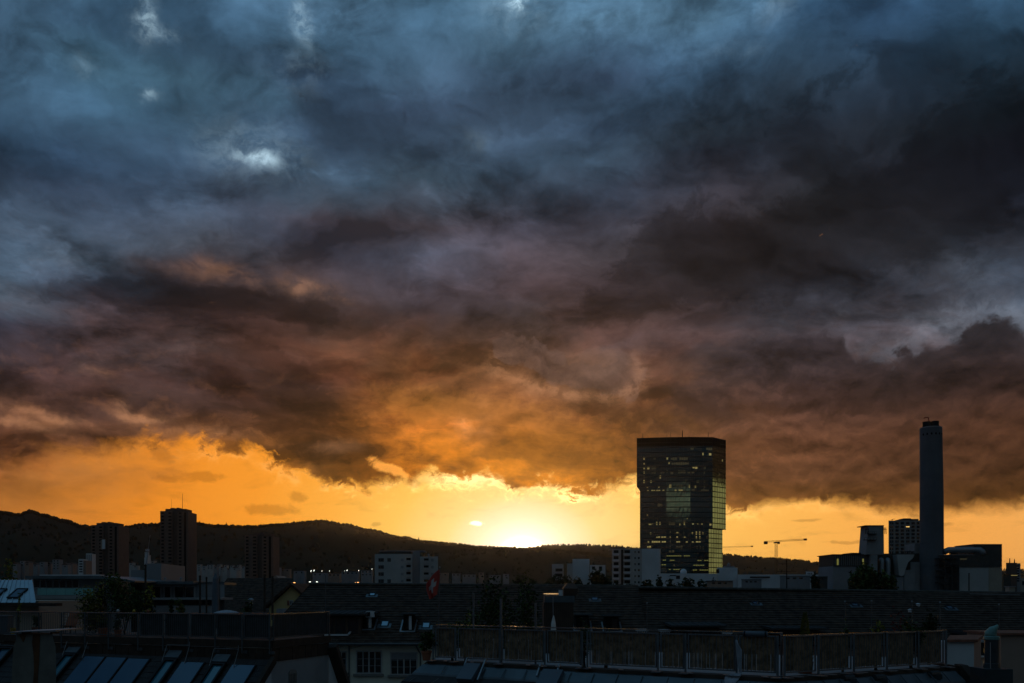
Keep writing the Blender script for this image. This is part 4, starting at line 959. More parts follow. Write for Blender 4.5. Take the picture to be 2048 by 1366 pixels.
ct = t
lad = MB()
xl, yl = X_(1875, Y), Y - 4.45
for q in (-.3, .3): lad.bar((xl + q, yl, 20), (xl + q - .4, yl - .05, zY(872)), .10)
for k in range(60): lad.bar((xl - .3 - .4 * k / 60, yl, 22 + k * 1.25), (xl + .3 - .4 * k / 60, yl, 22 + k * 1.25), .06)
lad.build('ladder', M['vent_dark'], ct)
for k, py in enumerate((905, 950, 996, 1040, 1086, 1132)):
    rr0 = 5.12 + (py - 870) / 300 * .45; j = MB(); j.lathe((X_(1861.6 + (py - 857) / 320 * 1.8, Y), Y, zY(py)), [(rr0 - .05, -.12), (rr0 + .05, -.08), (rr0 + .05, .08), (rr0 - .05, .12)], 40); j.build('pour_joint', M['chimney_concrete'], ct)
t = thing('waste_plant', 'grey waste incineration plant hall around the chimney foot with pipes and silo', 'factory', (X_(1840, 430), 430, 0))
def blk(name, m, px0, px1, py0, py1, Yb, dep):
    b = MB(); b.box(X_(px0, Yb), X_(px1, Yb), Yb, Yb + dep, Z_(py1, Yb) if py1 else 0, Z_(py0, Yb)); return b.build(name, M[m], t)
blk('lower_wall', 'grey_wall', 1666, 1741, 1132.2, None, 418, 20)
ub = blk('upper_band', 'dark_clad', 1667, 1755, 1110, 1132, 417.5, 20)
blk('roof_edge', 'black_metal', 1665, 1757, 1108.4, 1109.8, 417, 21)
blk('roof_box', 'dark_clad', 1703, 1734, 1105.5, 1108.3, 421, 12)
ribs = MB()
for k in range(17): ribs.box(X_(1670 + k * 4.1, 417.4), X_(1670.8 + k * 4.1, 417.4), 417.25, 417.45, Z_(1131, 417.4), Z_(1111, 417.4))
ribs.build('rib', M['grey_wall'], ub)
for (a, c_) in ((1674, 1677.5), (1725, 1728)):
    b = MB(); b.box(X_(a, 417), X_(c_, 417), 417.15, 417.2, Z_(1130, 417), Z_(1117.5, 417)); b.build('lit_window', M['lit_strip'], ub)
b = MB(); b.prism([(X_(1732, 415), 415, Z_(1109, 415)), (X_(1768, 415), 415, Z_(1109, 415)), (X_(1767.5, 415), 415, Z_(1052, 415)), (X_(1736.5, 415), 415, Z_(1052, 415))], (0, 9, 0)); b.build('silo_tower', M['concrete'], t)
blk('silo_shaft', 'concrete', 1741.3, 1755, 1109, None, 415.2, 7)
blk('silo_roof', 'black_metal', 1730.5, 1768.2, 1050.4, 1051.8, 414.5, 10)
for (px, py0, py1) in ((1734, 1055, 1068), (1769.5, 1055, 1068)):
    b = MB(); xx = X_(px, 414)
    for q in range(3): b.tube([(xx - .7 + q * .7, 414, Z_(py1, 414)), (xx - .5 + q * .5, 414, Z_(py0, 414))], .14, 6)
    b.bar((xx - 1, 414, Z_(py0 + 4, 414)), (xx + 1, 414, Z_(py0 + 4, 414)), .2); b.build('antenna_panel', M['black_metal'], t)
for py, a, c_ in ((1067.5, 1735, 1753), (1079.5, 1728, 1753)):
    b = MB(); b.box(X_(a, 414), X_(c_, 414), 413.6, 414.9, Z_(py + 1, 414), Z_(py - .3, 414))
    for q in range(5): b.bar((X_(a + q * (c_ - a) / 4, 414), 413.7, Z_(py, 414)), (X_(a + q * (c_ - a) / 4, 414), 413.7, Z_(py - 4, 414)), .1)
    b.bar((X_(a, 414), 413.7, Z_(py - 4, 414)), (X_(c_, 414), 413.7, Z_(py - 4, 414)), .1); b.build('gangway', M['black_metal'], t)
blk('middle_hall', 'dark_clad', 1755.2, 1843, 1107, None, 424, 16)
for px in (1763, 1776):
    b = MB(); x = X_(px, 421)
    arc = [(x, 421, 0), (x, 421, Z_(1126, 421))] + [(x + (1 - math.cos(q * .26)) * 1.1, 421 + 3 * (1 - math.cos(q * .26)), Z_(1126, 421) + math.sin(q * .26) * 1.6) for q in range(1, 7)]
    b.tube(arc, 1.25, 14); b.build('duct', M['galv'], t, smooth=True)
b = MB(); Yf = 418
b.prism([(X_(1794, Yf), Yf, Z_(1109, Yf)), (X_(1829, Yf), Yf, Z_(1109, Yf)), (X_(1826, Yf), Yf, Z_(1116, Yf)), (X_(1816, Yf), Yf, Z_(1125, Yf)), (X_(1811, Yf), Yf, Z_(1139, Yf)), (X_(1808, Yf), Yf, Z_(1150, Yf)), (X_(1803, Yf), Yf, Z_(1153, Yf)), (X_(1798, Yf), Yf, Z_(1150, Yf)), (X_(1797, Yf), Yf, Z_(1139, Yf))], (0, 5, 0)); b.build('hopper', M['pale_wall'], t)
blk('wall_panel', 'grey_wall', 1794, 1807, 1153.5, None, 419, 4)
blk('wall_panel', 'concrete', 1808, 1830, 1140, None, 420, 4)
blk('wall_panel', 'concrete', 1821, 1842, 1124, None, 421, 3)
blk('roof_block', 'concrete', 1829, 1845, 1087, 1106.8, 424.5, 10)
b = MB()
for q in range(9): b.tube([(X_(1803 + q * 4.2, 425), 425, Z_(1107, 425)), (X_(1803 + q * 4.2, 425), 425, Z_(1101 + (q * 7 % 4), 425))], .3 + .2 * (q % 2), 8)
b.bar((X_(1800, 425), 425, Z_(1103, 425)), (X_(1842, 425), 425, Z_(1103.4, 425)), .3); b.build('roof_plant', M['vent_dark'], t)
blk('lower_wall', 'pale_wall', 1918, 1977, 1134.3, None, 415, 18)
blk('lower_wall', 'beige_wall', 1977.1, 2004, 1134.3, None, 415.4, 18)
blk('lower_wall', 'grey_wall', 1886, 1918, 1131, None, 423, 10)
ub = blk('upper_band', 'dark_clad', 1880, 1978, 1110.5, 1134, 414.6, 18)
b = MB(); b.box(X_(1921, 414), X_(1935, 414), 414.5, 414.55, Z_(1119, 414), Z_(1117, 414)); b.build('lit_window', M['lit_window_dim'], ub)
blk('roof_edge', 'grey_wall', 1879, 1949, 1109.2, 1110.4, 414.2, 19)
blk('tall_box', 'dark_clad', 1949, 2004, 1089, 1134.1, 415.2, 18)
blk('tall_box_roof', 'grey_wall', 1948.2, 2004.5, 1088, 1088.9, 415, 19)
b = MB(); Yp = 416
b.tube([(X_(1888, Yp), Yp, Z_(1104, Yp)), (X_(1897, Yp), Yp, Z_(1100, Yp)), (X_(1950, Yp), Yp, Z_(1099.5, Yp)), (X_(1957, Yp), Yp, Z_(1100.5, Yp)), (X_(1962, Yp), Yp, Z_(1104, Yp)), (X_(1964, Yp), Yp, Z_(1109.5, Yp))], [1.5, 1.5, 1.5, 1.9, 2.0, 2.0], 16); b.build('roof_pipe', M['galv'], t, smooth=True)
b = MB()
for q in range(7): b.bar((X_(1899 + q * 8, Yp), Yp, Z_(1109, Yp)), (X_(1899 + q * 8, Yp), Yp, Z_(1103, Yp)), .25)
b.box(X_(1902, Yp), X_(1912, Yp), Yp - .5, Yp + 1, Z_(1109, Yp), Z_(1106, Yp)); b.build('pipe_support', M['black_metal'], t)
st = MB(); Ys = 412
for px in (1876, 1890, 1904, 1918): st.bar((X_(px, Ys), Ys, 0), (X_(px, Ys), Ys, Z_(1112, Ys)), .3); st.bar((X_(px, Ys + 3), Ys + 3, 0), (X_(px, Ys + 3), Ys + 3, Z_(1114, Ys)), .3)
for q, py in enumerate((1116, 1128, 1140, 1152, 1164)):
    st.box(X_(1875, Ys), X_(1919, Ys), Ys - .2, Ys + 3, Z_(py + .7, Ys), Z_(py, Ys)); st.bar((X_(1875, Ys), Ys - .2, Z_(py - 4, Ys)), (X_(1919, Ys), Ys - .2, Z_(py - 4, Ys)), .12)
    st.bar((X_(1878 if q % 2 else 1904, Ys), Ys, Z_(py + 12, Ys)), (X_(1904 if q % 2 else 1878, Ys), Ys, Z_(py, Ys)), .3)
st.build('stair_frame', M['vent_dark'], t)
lp = thing('light_pole', 'thin dark pole in front of the white plant wall', 'pole', (X_(1938, 330), 330, 0))
b = MB(); b.tube([(X_(1938, 330), 330, 0), (X_(1938, 330), 330, Z_(1148, 330))], [.3, .2], 8); b.build('pole', M['black_metal'], lp)
b = MB(); b.lathe((X_(1938, 330), 330, Z_(1148, 330)), [(.24, 0), (.24, .3), (.05, .45)], 8); b.build('cap', M['black_metal'], lp)

# white grid tower behind the chimney
Y = 700.0
t = thing('residential_tower', 'white grid-fronted high-rise half hidden behind the tall chimney', 'tower block', (X_(1812, Y), Y, 0))
b = MB(); facade_box(b, 1777, 1846, 1041, Y, 22); b.build('wall', M['grid_wall'], t)
b = MB(); b.box(X_(1808, Y), X_(1842, Y), Y + 4, Y + 16, Z_(1041, Y), Z_(1037, Y)); b.box(X_(1813, Y), X_(1828, Y), Y + 5, Y + 14, Z_(1037, Y), Z_(1035.6, Y)); b.build('roof_plant', M['dark_clad'], t)
b = MB(); b.bar((X_(1789, Y), Y + 6, Z_(1041, Y)), (X_(1793, Y), Y + 6, Z_(1036.5, Y)), .3); b.bar((X_(1788, Y), Y + 6, Z_(1038, Y)), (X_(1797, Y), Y + 6, Z_(1036.6, Y)), .25); b.build('antenna', M['black_metal'], t)
for r_ in range(10):
    for c_ in range(6):
        a = 1780 + c_ * 10.7; zc = Z_(1046.5 + r_ * 7.3, Y)
        w = MB(); w.box(X_(a, Y), X_(a + 6.8, Y), Y - .03, Y - .004, zc - 1.0, zc + 1.0); o = w.build('window', M['window_dark'], t)
        if r_ < 9 and c_ == 0 or (r_, c_) in ((2, 3), (5, 1)):
            f = MB(); xm = X_(a + 3.4, Y); f.box(xm - .1, xm + .1, Y - .06, Y - .031, zc - 1, zc + 1); f.build('mullion', M['frame_grey'], o)
b = MB(); b.box(X_(1812, Y), X_(1819, Y), Y - .08, Y - .04, Z_(1054.3, Y), Z_(1052.7, Y)); b.build('lit_window', M['lamp_warm'], t)

# far right office slab
Y = 520.0
t = thing('office_block', 'dark slim office block with a lit floor at the right edge', 'office block', (X_(2026, Y), Y, 0))
b = MB(); facade_box(b, 2012, 2034, 1125.5, Y, 14); b.build('wall', M['brown_tower2'], t)
b = MB(); facade_box(b, 2034.1, 2041, 1126.5, Y + 1, 12); b.build('side_wing', M['grey_wall'], t)
for k in range(7):
    w = MB(); w.box(X_(2034.6, Y), X_(2040.6, Y), Y + .9, Y + .99, Z_(1133 + k * 5, Y), Z_(1130.5 + k * 5, Y)); w.build('window', M['window_dark'], t)
b = MB(); b.box(X_(2019, Y), X_(2035, Y), Y - .06, Y - .01, Z_(1151.2, Y), Z_(1150.2, Y)); b.build('lit_floor', M['lit_window'], t)
for (px, py) in ((2019.5, 1116), (2029, 1117.5)):
    b = MB(); b.tube([(X_(px, Y + 4), Y + 4, Z_(1125.5, Y)), (X_(px, Y + 4), Y + 4, Z_(py, Y))], [.35, .2], 6); b.build('antenna', M['black_metal'], t)
t = thing('office_block', 'black windowless block in front of the dark office slab', 'building', (X_(2014, 460), 460, 0))
b = MB(); facade_box(b, 2007, 2022, 1149, 460, 10); b.build('wall', M['dark_clad'], t)
b = MB(); facade_box(b, 2006.5, 2022.5, 1148, 459.8, 10.4, Z_(1149, 460)); b.build('roof', M['black_metal'], t)
t = thing('low_building', 'small pale house with dark windows at the right edge', 'house', (X_(2052, 300), 300, 0))
b = MB(); facade_box(b, 2041, 2080, 1156, 300, 10); b.build('wall', M['beige_wall'], t)
window(t, X_(2044, 300), X_(2049, 300), Z_(1170, 300), Z_(1162, 300), 300, frame=.1)
t = thing('wall_stub', 'small beige chimney stack on the ridge at the right', 'chimney', (X_(2023, 90), 90, 20))
b = MB(); b.box(X_(2018, 90), X_(2030, 90), 90, 90.7, 20, Z_(1174, 90)); b.build('stack', M['beige_wall'], t)
b = MB(); b.box(X_(2017, 90), X_(2031, 90), 89.9, 90.8, Z_(1174, 90), Z_(1172.6, 90)); b.build('cap', M['concrete'], t)

# ================================================================== trees of the middle distance
tree('dark green broad tree in front of the waste plant', 1735, 330, 1130, 92, None, 6000, 31, leaf=.7)
tree('lower dark tree joined to the left of the plant tree', 1704, 326, 1140, 50, None, 3200, 32, leaf=.7)
tree('round dark tree left of the white balcony block', 1203, 300, 1142, 62, None, 4500, 33, mats=('leaf_dark', 'leaf_dark'), leaf=.65)
for k, (px, py, w) in enumerate([(1035, 1158, 26), (1060, 1156, 30), (1092, 1151, 36), (1125, 1149, 46), (1160, 1153, 30), (1236, 1153, 26), (1268, 1164, 40), (1296, 1161, 36), (1322, 1154, 20), (1345, 1158, 34), (1375, 1158, 30), (1405, 1157, 30), (1432, 1159, 22), (1630, 1151, 18)]):
    tree('small dark tree in the band between the tiled ridge and the white blocks', px, 290 + (k * 37 % 60), py - 2, w + 6, None, 2000, 40 + k, mats=('leaf_dark', 'leaf_dark'), group='trees along the tiled ridge', leaf=.65)
tree('yellow-green tree crown at the left edge', 8, 130, 1119, 52, None, 2600, 61, mats=('leaf_yellow', 'leaf_mid'), leaf=.25)
tree('dark tree below the yellow-green crown at the left edge', 12, 126, 1146, 60, None, 700, 62, mats=('leaf_dark', 'leaf_dark'), leaf=.32)

# ================================================================== roofs and houses of the near block
class Plane:
    """sloping or upright face: u runs level, v runs down the slope, n points out"""
    def __init__(s, o, u, v):
        s.o, s.u, v = Vector(o), Vector(u).normalized(), Vector(v); s.v = (v - s.u * v.dot(s.u)).normalized(); s.n = s.u.cross(s.v).normalized()
        if s.n.dot(Vector((0, 0, EYE)) - s.o) < 0: s.n = -s.n
    def px(s, px, py):
        d = Vector(((px - 1024) / F, 1.0, (HZ - py) / F)); c = Vector((0, 0, EYE))
        t = (s.o - c).dot(s.n) / d.dot(s.n); p = c + d * t - s.o
        return p.dot(s.u), p.dot(s.v)
    def w(s, a, b, h=0.0): return s.o + s.u * a + s.v * b + s.n * h
    def slab(s, mb, a0, a1, b0, b1, h0, h1):
        return mb.frame_box(s.w(a0, b0, h0), s.u * (a1 - a0), s.v * (b1 - b0), s.n * (h1 - h0))
    def bar(s, mb, p, q, wd, h0, h1):
        P, Q = s.w(*p, h0), s.w(*q, h0); d = (Q - P).normalized(); sd = d.cross(s.n).normalized()
        return mb.frame_box(P - sd * wd / 2, sd * wd, Q - P, s.n * (h1 - h0))
def tiled(pl, corners, rows, lift=0.035, nx=40, seed=0):
    """overlapping tile courses over a four-cornered patch (tl, tr, br, bl in plane coordinates)"""
    mb = MB(); tl, tr, br, bl = [Vector(c) for c in corners]
    for k in range(rows):
        t0, t1 = k / rows, (k + 1) / rows + .12 / rows
        for i in range(nx):
            q0, q1 = i / nx, (i + 1) / nx
            def P(q, t):
                p = tl.lerp(tr, q).lerp(bl.lerp(br, q), t); return p
            def H(q, t): return Nz(q * 9 + seed, t * 6, seed) * .035
            a, b, c, d = P(q0, t0), P(q1, t0), P(q1, t1), P(q0, t1)
            jit = Nz(i * 1.7 + seed, k * 2.3, 5) * .022
            w0, w1 = pl.w(a.x, a.y, H(q0, t0)), pl.w(b.x, b.y, H(q1, t0))
            w2, w3 = pl.w(c.x, c.y, lift + jit + H(q1, t1)), pl.w(d.x, d.y, lift + jit + H(q0, t1))
            w4, w5 = pl.w(c.x, c.y, H(q1, t1) - .01), pl.w(d.x, d.y, H(q0, t1) - .01)
            mb.add([w0, w1, w2, w3], [(0, 1, 2, 3)]); mb.add([w3, w2, w4, w5], [(0, 1, 2, 3)])
    return mb
def roof_window(pl, parent, px0, px1, py0, py1, h=0.10, apron=True, m='bright_glass', lean=None):
    a0, b0 = pl.px(px0, py0); a1, _ = pl.px(px1, py0); _, b1 = pl.px((px0 + px1) / 2 - 8, py1)
    f = MB(); t = 0.09
    pl.slab(f, a0 - t, a0, b0 - t, b1 + t, 0, h); pl.slab(f, a1, a1 + t, b0 - t, b1 + t, 0, h); pl.slab(f, a0, a1, b0 - t, b0, 0, h); pl.slab(f, a0, a1, b1, b1 + t, 0, h)
    o = f.build('roof_window', M['black_metal'], parent)
    g = MB(); pl.slab(g, a0, a1, b0, b1, h * .35, h * .7); g.build('glass', M[m], o)
    if apron:
        p = MB(); pl.slab(p, a0 - .3, a1 + .3, b1 + t + .01, b1 + .32, 0.045, 0.07); pl.slab(p, a0 - .3, a0 - t - .01, b0 + (b1 - b0) * .5, b1 + t, 0.045, .065); pl.slab(p, a1 + t + .01, a1 + .3, b0 + (b1 - b0) * .5, b1 + t, 0.045, .065); p.build('apron', M['zinc'], o)
    return o

# ---- the long tiled roofs
YE, YR = 64.3, 73.0
def long_roof(name, label, pxl_e, pxr_e, pxl_r, pxr_r, pyl_r, pyr_r, py_e, seed, hipl=True):
    rl, rr_ = at(pxl_r, pyl_r, YR), at(pxr_r, pyr_r, YR)
    ze = Z_(py_e, YE); el_, er_ = Vector((X_(pxl_e, YE), YE, ze)), Vector((X_(pxr_e, YE), YE, ze))
    zr = (rl.z + rr_.z) / 2
    pl = Plane((el_.x, YR, zr), (1, 0, 0), (0, YE - YR, ze - zr))
    L = math.hypot(YR - YE, zr - ze)
    t = thing(name, label, 'house', ((el_.x + er_.x) / 2, YR, 0))
    tilt = (rr_.z - rl.z)
    mb = tiled(pl, ((rl.x - el_.x, -(rl.z - zr) * .8), (rr_.x - el_.x, -(rr_.z - zr) * .8), (er_.x - el_.x, L), (0, L)), 23, lift=.055, nx=70, seed=seed)
    rf = mb.build('roof', M['tile'], t, fixn=False)
    bk = MB(); bk.add([rl, rr_, Vector((er_.x, YR + 9, ze)), Vector((el_.x, YR + 9, ze)), el_, er_], [(0, 1, 2, 3), (0, 3, 4), (1, 5, 2)]); bk.build('back_roof', M['tile'], rf)
    rg_ = MB(); n = 90
    for k in range(n):
        p, q = rl.lerp(rr_, k / n), rl.lerp(rr_, (k + .97) / n); rg_.tube([p + Vector((0, 0, .03)), q + Vector((0, 0, .045))], .13, 7)
    rg_.build('ridge_tiles', M['ridge'], rf)
    return t, pl, rf, (el_, er_, ze)
HA, PA, RA, (eA0, eA1, zeA) = long_roof('row_house', 'cream house with long dark tiled roof behind the flag', 512, 1298, 620, 1276, 1168.5, 1173.5, 1287, 1)
HB, PB, RB, (eB0, eB1, zeB) = long_roof('row_house', 'long house with dark tiled roof running to the right edge', 1298, 2300, 1254, 2300, 1175.5, 1191, 1290, 2)
b = MB(); b.box(eA0.x + .6, eA1.x - .02, YE + .7, YR + 8, 0, zeA - .12); b.build('wall', M['render'], HA)
b = MB(); b.box(eB0.x + .02, eB1.x - .5, YE + .7, YR + 8, 0, zeB - .12); b.build('wall', M['render_pink'], HB)
b = MB(); b.tube([eA0 + Vector((0, -.08, -.04)), eA1 + Vector((0, -.08, -.04))], .085, 8); b.box(eA0.x, eA1.x, YE + .02, YE + .69, zeA - .16, zeA - .10); b.build('gutter', M['rail_dark'], HA)
YW = YE + .7
def big_window(px0, px1, py0, py1, blind=0.0, casements=4, Yw=YW, parent=None):
    x0, x1, z1, z0 = X_(px0, Yw), X_(px1, Yw), Z_(py0, Yw), Z_(py1, Yw)
    w = MB(); w.box(x0, x1, Yw - .03, Yw - .005, z0, z1); o = w.build('window', M['window_dark'], parent or HA)
    f = MB(); t = .09
    f.box(x0 - t, x0, Yw - .08, Yw - .002, z0, z1); f.box(x1, x1 + t, Yw - .08, Yw - .002, z0, z1); f.box(x0 - t, x1 + t, Yw - .08, Yw - .002, z1, z1 + t); f.box(x0 - t, x1 + t, Yw - .081, Yw - .002, z0 - t, z0)
    for k in range(1, casements):
        xx = x0 + (x1 - x0) * k / casements; ww = .07 if k != casements // 2 else .11; f.box(xx - ww / 2, xx + ww / 2, Yw - .07, Yw - .032, z0, z1)
    f.build('frame', M['frame_grey'], o)
    g = MB()
    for q in (.33, .66):
        for k in range(casements): g.box(x0 + (x1 - x0) * (k + .08) / casements, x0 + (x1 - x0) * (k + .92) / casements, Yw - .05, Yw - .033, z0 + (z1 - z0) * q - .012, z0 + (z1 - z0) * q + .012)
    g.build('glazing_bar', M['frame_grey'], o)
    s_ = MB(); s_.box(x0 - .28, x1 + .2, Yw - .22, Yw - .002, z0 - t - .16, z0 - t - .003); s_.build('sill', M['sill'], o)
    if blind:
        bl_ = MB(); zb = z1 - (z1 - z0) * blind
        for k in range(7): bl_.box(x0 + .01, x1 - .01, Yw - .105 - .004 * (k % 2), Yw - .083, zb + (z1 - zb) * k / 7, zb + (z1 - zb) * (k + 1) / 7 - .006)
        bl_.build('blind', M['grey_wall'], o)
    return o
big_window(657, 692, 1304.5, 1342.5, casements=4)
big_window(714.5, 762, 1303.5, 1345)
big_window(783, 833, 1306, 1347.5, blind=.3)
b = MB(); x = X_(699, YW); b.tube([(x, YW - .15, zeA - .2), (x, YW - .15, 8)], .055, 8); b.tube([(X_(834, YW), YE - .05, zeA - .1), (X_(836, YW), YW - .1, zeA - .5), (X_(841, YW), YW - .1, zeA - .8), (X_(841, YW), YW - .1, 8)], .055, 8); b.build('downpipe', M['rail_dark'], HA)
b = MB()
for q in range(6): b.tube([(X_(699 + q * 4, YW), YW - .03, Z_(1298 - q * 1.0, YW)), (X_(703 + q * 4, YW), YW - .03, Z_(1297 - q * 1.0 - (q % 2) * .4, YW))], .012, 5)
b.build('cable', M['black_metal'], HA)

for i, (a0, a1, y0, y1) in enumerate([(741, 750, 1187.5, 1192)]): roof_window(PA, HA, a0, a1, y0, y1)
roof_window(PA, HA, 1184, 1194, 1196, 1201)
roof_window(PA, HA, 765, 777, 1243.5, 1253)
roof_window(PA, HA, 847, 859, 1246.5, 1256.5)
for (a0, a1, y0, y1) in [(1505, 1514, 1204.5, 1209), (1703, 1713, 1208, 1213), (1891, 1901, 1213, 1219)]: roof_window(PB, HB, a0, a1, y0, y1)
# cut-in dormers with pale flashing
def cut_dormer(pl, parent, px0, px1, py0, py1, white=True):
    a0, b1 = pl.px(px0, py1); a1, _ = pl.px(px1, py1); _, b0 = pl.px((px0 + px1) / 2, py0)
    d = MB(); P = [pl.w(a0, b0, .05), pl.w(a1, b0, .05), pl.w(a1, b1, .05), pl.w(a0, b1, .05)]
    zt = P[0].z + .5; yf = P[2].y + .15
    # cheeks and flat top of a small upright dormer
    d.frame_box((P[3].x + .1, yf, P[3].z), (P[2].x - P[3].x - .2, 0, 0), (0, P[0].y + .6 - yf, 0), (0, 0, zt - P[3].z)); o = d.build('dormer', M['dark_opening'], parent)
    r = MB(); r.box(P[3].x - .1, P[2].x + .25, yf - .25, P[0].y + .6, zt, zt + .10); r.build('dormer_roof', M['slate'], o)
    fl = MB(); pl.bar(fl, (a0 - .12, b0), (a0 - .12, b1), .12, .05, .12); pl.bar(fl, (a1 + .12, b0), (a1 + .12, b1), .12, .05, .12); pl.bar(fl, (a0 - .18, b1 + .1), (a1 + .18, b1 + .1), .16, .05, .12); fl.build('flashing', M['galv'], o)
    w = MB(); w.box(P[3].x + (P[2].x - P[3].x) * .45, P[3].x + (P[2].x - P[3].x) * .85, yf - .04, yf - .004, P[3].z + .15, zt - .12); wo = w.build('dormer_window', M['window_dark'], o)
    if white:
        q0, q1 = P[3].x + (P[2].x - P[3].x) * .62, P[3].x + (P[2].x - P[3].x) * .86
        v = MB(); v.box(q0, q1, yf - .08, yf - .045, P[3].z + .12, zt - .1); v.build('door_panel', M['white_metal'], o)
    return o
cut_dormer(PA, HA, 722, 746, 1240, 1260)
cut_dormer(PA, HA, 804, 826, 1242, 1264)
def flat_dormer(pl, parent, px0, px1, py_t, py_f, py_b, over=.5, front='brown_clad'):
    """broad dormer with a shallow sheet roof"""
    a0, b1 = pl.px(px0, py_b); a1, _ = pl.px(px1, py_b)
    p0, p1 = pl.w(a0, b1), pl.w(a1, b1); yf = p0.y; zf = Z_(py_f, yf); zb = Z_(py_t, yf + 4.2)
    d = MB(); d.box(p0.x, p1.x, yf, yf + 3.4, p0.z - .4, zf - .1); o = d.build('dormer', M[front], parent)
    r = MB(); n = 9
    r.prism([(p0.x - over, yf - over, zf - .02), (p0.x - over, yf - over, zf + .12), (p0.x - over, yf + 4.2, zb + .12), (p0.x - over, yf + 4.2, zb - .02)], (p1.x - p0.x + 2 * over, 0, 0))
    for k in range(n): 
        xx = p0.x - over + (p1.x - p0.x + 2 * over) * k / (n - 1); r.frame_box((xx - .02, yf - over + .01, zf + .122), (.04, 0, 0), (0, 4.2 + over, zb - zf), (0, 0, .04))
    r.build('dormer_roof', M['slate'], o)
    w = MB()
    for k in range(3):
        q = p0.x + (p1.x - p0.x) * (.08 + .3 * k); w.box(q, q + (p1.x - p0.x) * .24, yf - .03, yf - .004, p0.z - .2, zf - .3)
    w.build('dormer_window', M['window_dark'], o)
    return o
flat_dormer(PA, HA, 640, 722, 1222, 1230, 1268)
b = MB(); a_, c_ = PA.px(655, 1271); pA = PA.w(a_, c_, .1); b.box(X_(650, pA.y), X_(697, pA.y), pA.y - .2, pA.y, pA.z - .1, pA.z + .02); b.bar((X_(697, pA.y), pA.y - .1, pA.z), PA.w(*PA.px(727, 1240), .12), .10); b.build('flashing', M['white_metal'], HA)
flat_dormer(PB, HB, 1352, 1438, 1243.5, 1253.5, 1280)
flat_dormer(PB, HB, 1552, 1640, 1251, 1259, 1282)
flat_dormer(PB, HB, 1768, 1800, 1257, 1264, 1282)
flat_dormer(PB, HB, 1946, 1985, 1262, 1270, 1300)
for (x0, x1, y0, y1, pl, hh) in [(1275, 1293, 1259, 1268, PA, HA), (1322, 1338, 1260, 1270, PB, HB), (1445, 1461, 1264.5, 1275, PB, HB)]:
    a0, b1 = pl.px(x0, y1); a1, _ = pl.px(x1, y1); p0, p1 = pl.w(a0, b1, .1), pl.w(a1, b1, .1); zt = Z_(y0, p0.y)
    d = MB(); d.box(p0.x, p1.x, p0.y, p0.y + 1.6, p0.z - .2, zt); o = d.build('dormer', M['window_dark'], hh)
    f = MB(); 
    for k in range(5): xx = p0.x + (p1.x - p0.x) * k / 4; f.box(xx - .045, xx + .045, p0.y - .05, p0.y - .004, p0.z - .2, zt - .15)
    f.build('frame', M['white_metal'], o)
    r = MB(); r.box(p0.x - .1, p1.x + .1, p0.y - .15, p0.y + 1.7, zt - .12, zt + .02); r.build('dormer_roof', M['white_metal'], o)
for (x0, y0, pl, hh) in [(1150, 1252, PA, HA), (1210, 1254, PA, HA)]:
    cut_dormer(pl, hh, x0, x0 + 30, y0 - 8, y0 + 10, False)
# roof vents and a fallen ridge flashing
for (px, py, pl, hh) in [(1836, 1212, PB, HB), (1820, 1223.5, PB, HB)]:
    a_, c_ = pl.px(px, py); p = pl.w(a_, c_, .03); b = MB(); b.lathe(p, [(.16, -.1), (.16, .12), (.22, .14), (.02, .22)], 8); b.build('roof_vent', M['white_metal'], hh)
b = MB(); p, q = at(1905, 1186, 70), at(1942, 1188.5, 70); b.bar(at(1940, 1187.5, 72), at(2040, 1189.5, 72), .05, .05); b.build('ridge_flashing', M['galv'], HB)
t = thing('air_conditioner', 'pale air conditioner box on the sheet roof of the left dormer', 'air conditioner', at(740, 1234, 66))
x0, x1, Yk = X_(731.5, 66), X_(748.5, 66), 66
b = MB(); b.box(x0, x1, Yk, Yk + .35, Z_(1234.5, 66), Z_(1222.5, 66)); b.build('case', M['white_metal'], t)
b = MB(); b.box(x0 + .05, x0 + .34, Yk - .03, Yk - .003, Z_(1233, 66), Z_(1224, 66)); b.build('fan_grille', M['black_metal'], t)
# lightning rods standing on the roofs
for k, (px, y0, y1, Yk) in enumerate([(651, 1150, 1224, 66), (1294, 1207, 1262, 60), (1690, 1204, 1268, 60), (1743, 1203, 1262, 60), (1824, 1204, 1258, 58), (1880, 1206, 1258, 58), (1998, 1210, 1250, 58)]):
    t = thing('lightning_rod', 'thin upright rod in front of the dark roof tiles', 'rod', at(px, y1, Yk), 'thin rods before the tiled roofs')
    b = MB(); b.tube([at(px, y1 + 14, Yk), at(px, y0, Yk)], [.04, .025], 6); b.build('rod', M['rail_dark'], t)
    b = MB(); b.lathe(at(px, y0, Yk), [(.05, -.02), (.07, .05), (.01, .1)], 6); b.build('tip', M['galv'], t)

# ---- yellow gable house and dark roofs to its left
Y = 92
t = thing('gable_house', 'yellow gabled house with a shuttered window left of the long tiled roof', 'house', (X_(575, Y), Y, 0))
apx, lf, rt = at(583, 1171, Y), at(533, 1214, Y), at(634, 1214, Y)
b = MB(); b.prism([(lf.x + .3, Y, 0), (rt.x - .3, Y, 0), (rt.x - .3, Y, rt.z), (apx.x, Y, apx.z - .1), (lf.x + .3, Y, lf.z)], (0, 10, 0)); b.build('wall', M['render_yellow'], t)
rf = MB()
for e in (lf, rt):
    d = (e - apx); e2 = apx + d * 1.06
    rf.prism([(apx.x, Y - .5, apx.z - .02), (e2.x, Y - .5, e2.z - .02), (e2.x, Y - .5, e2.z + .28), (apx.x, Y - .5, apx.z + .28)], (0, 11, 0))
rf.build('roof', M['tile'], t)
o = window(t, X_(580, Y), X_(585, Y), Z_(1209, Y), Z_(1202, Y), Y, frame=.1, bars=1)
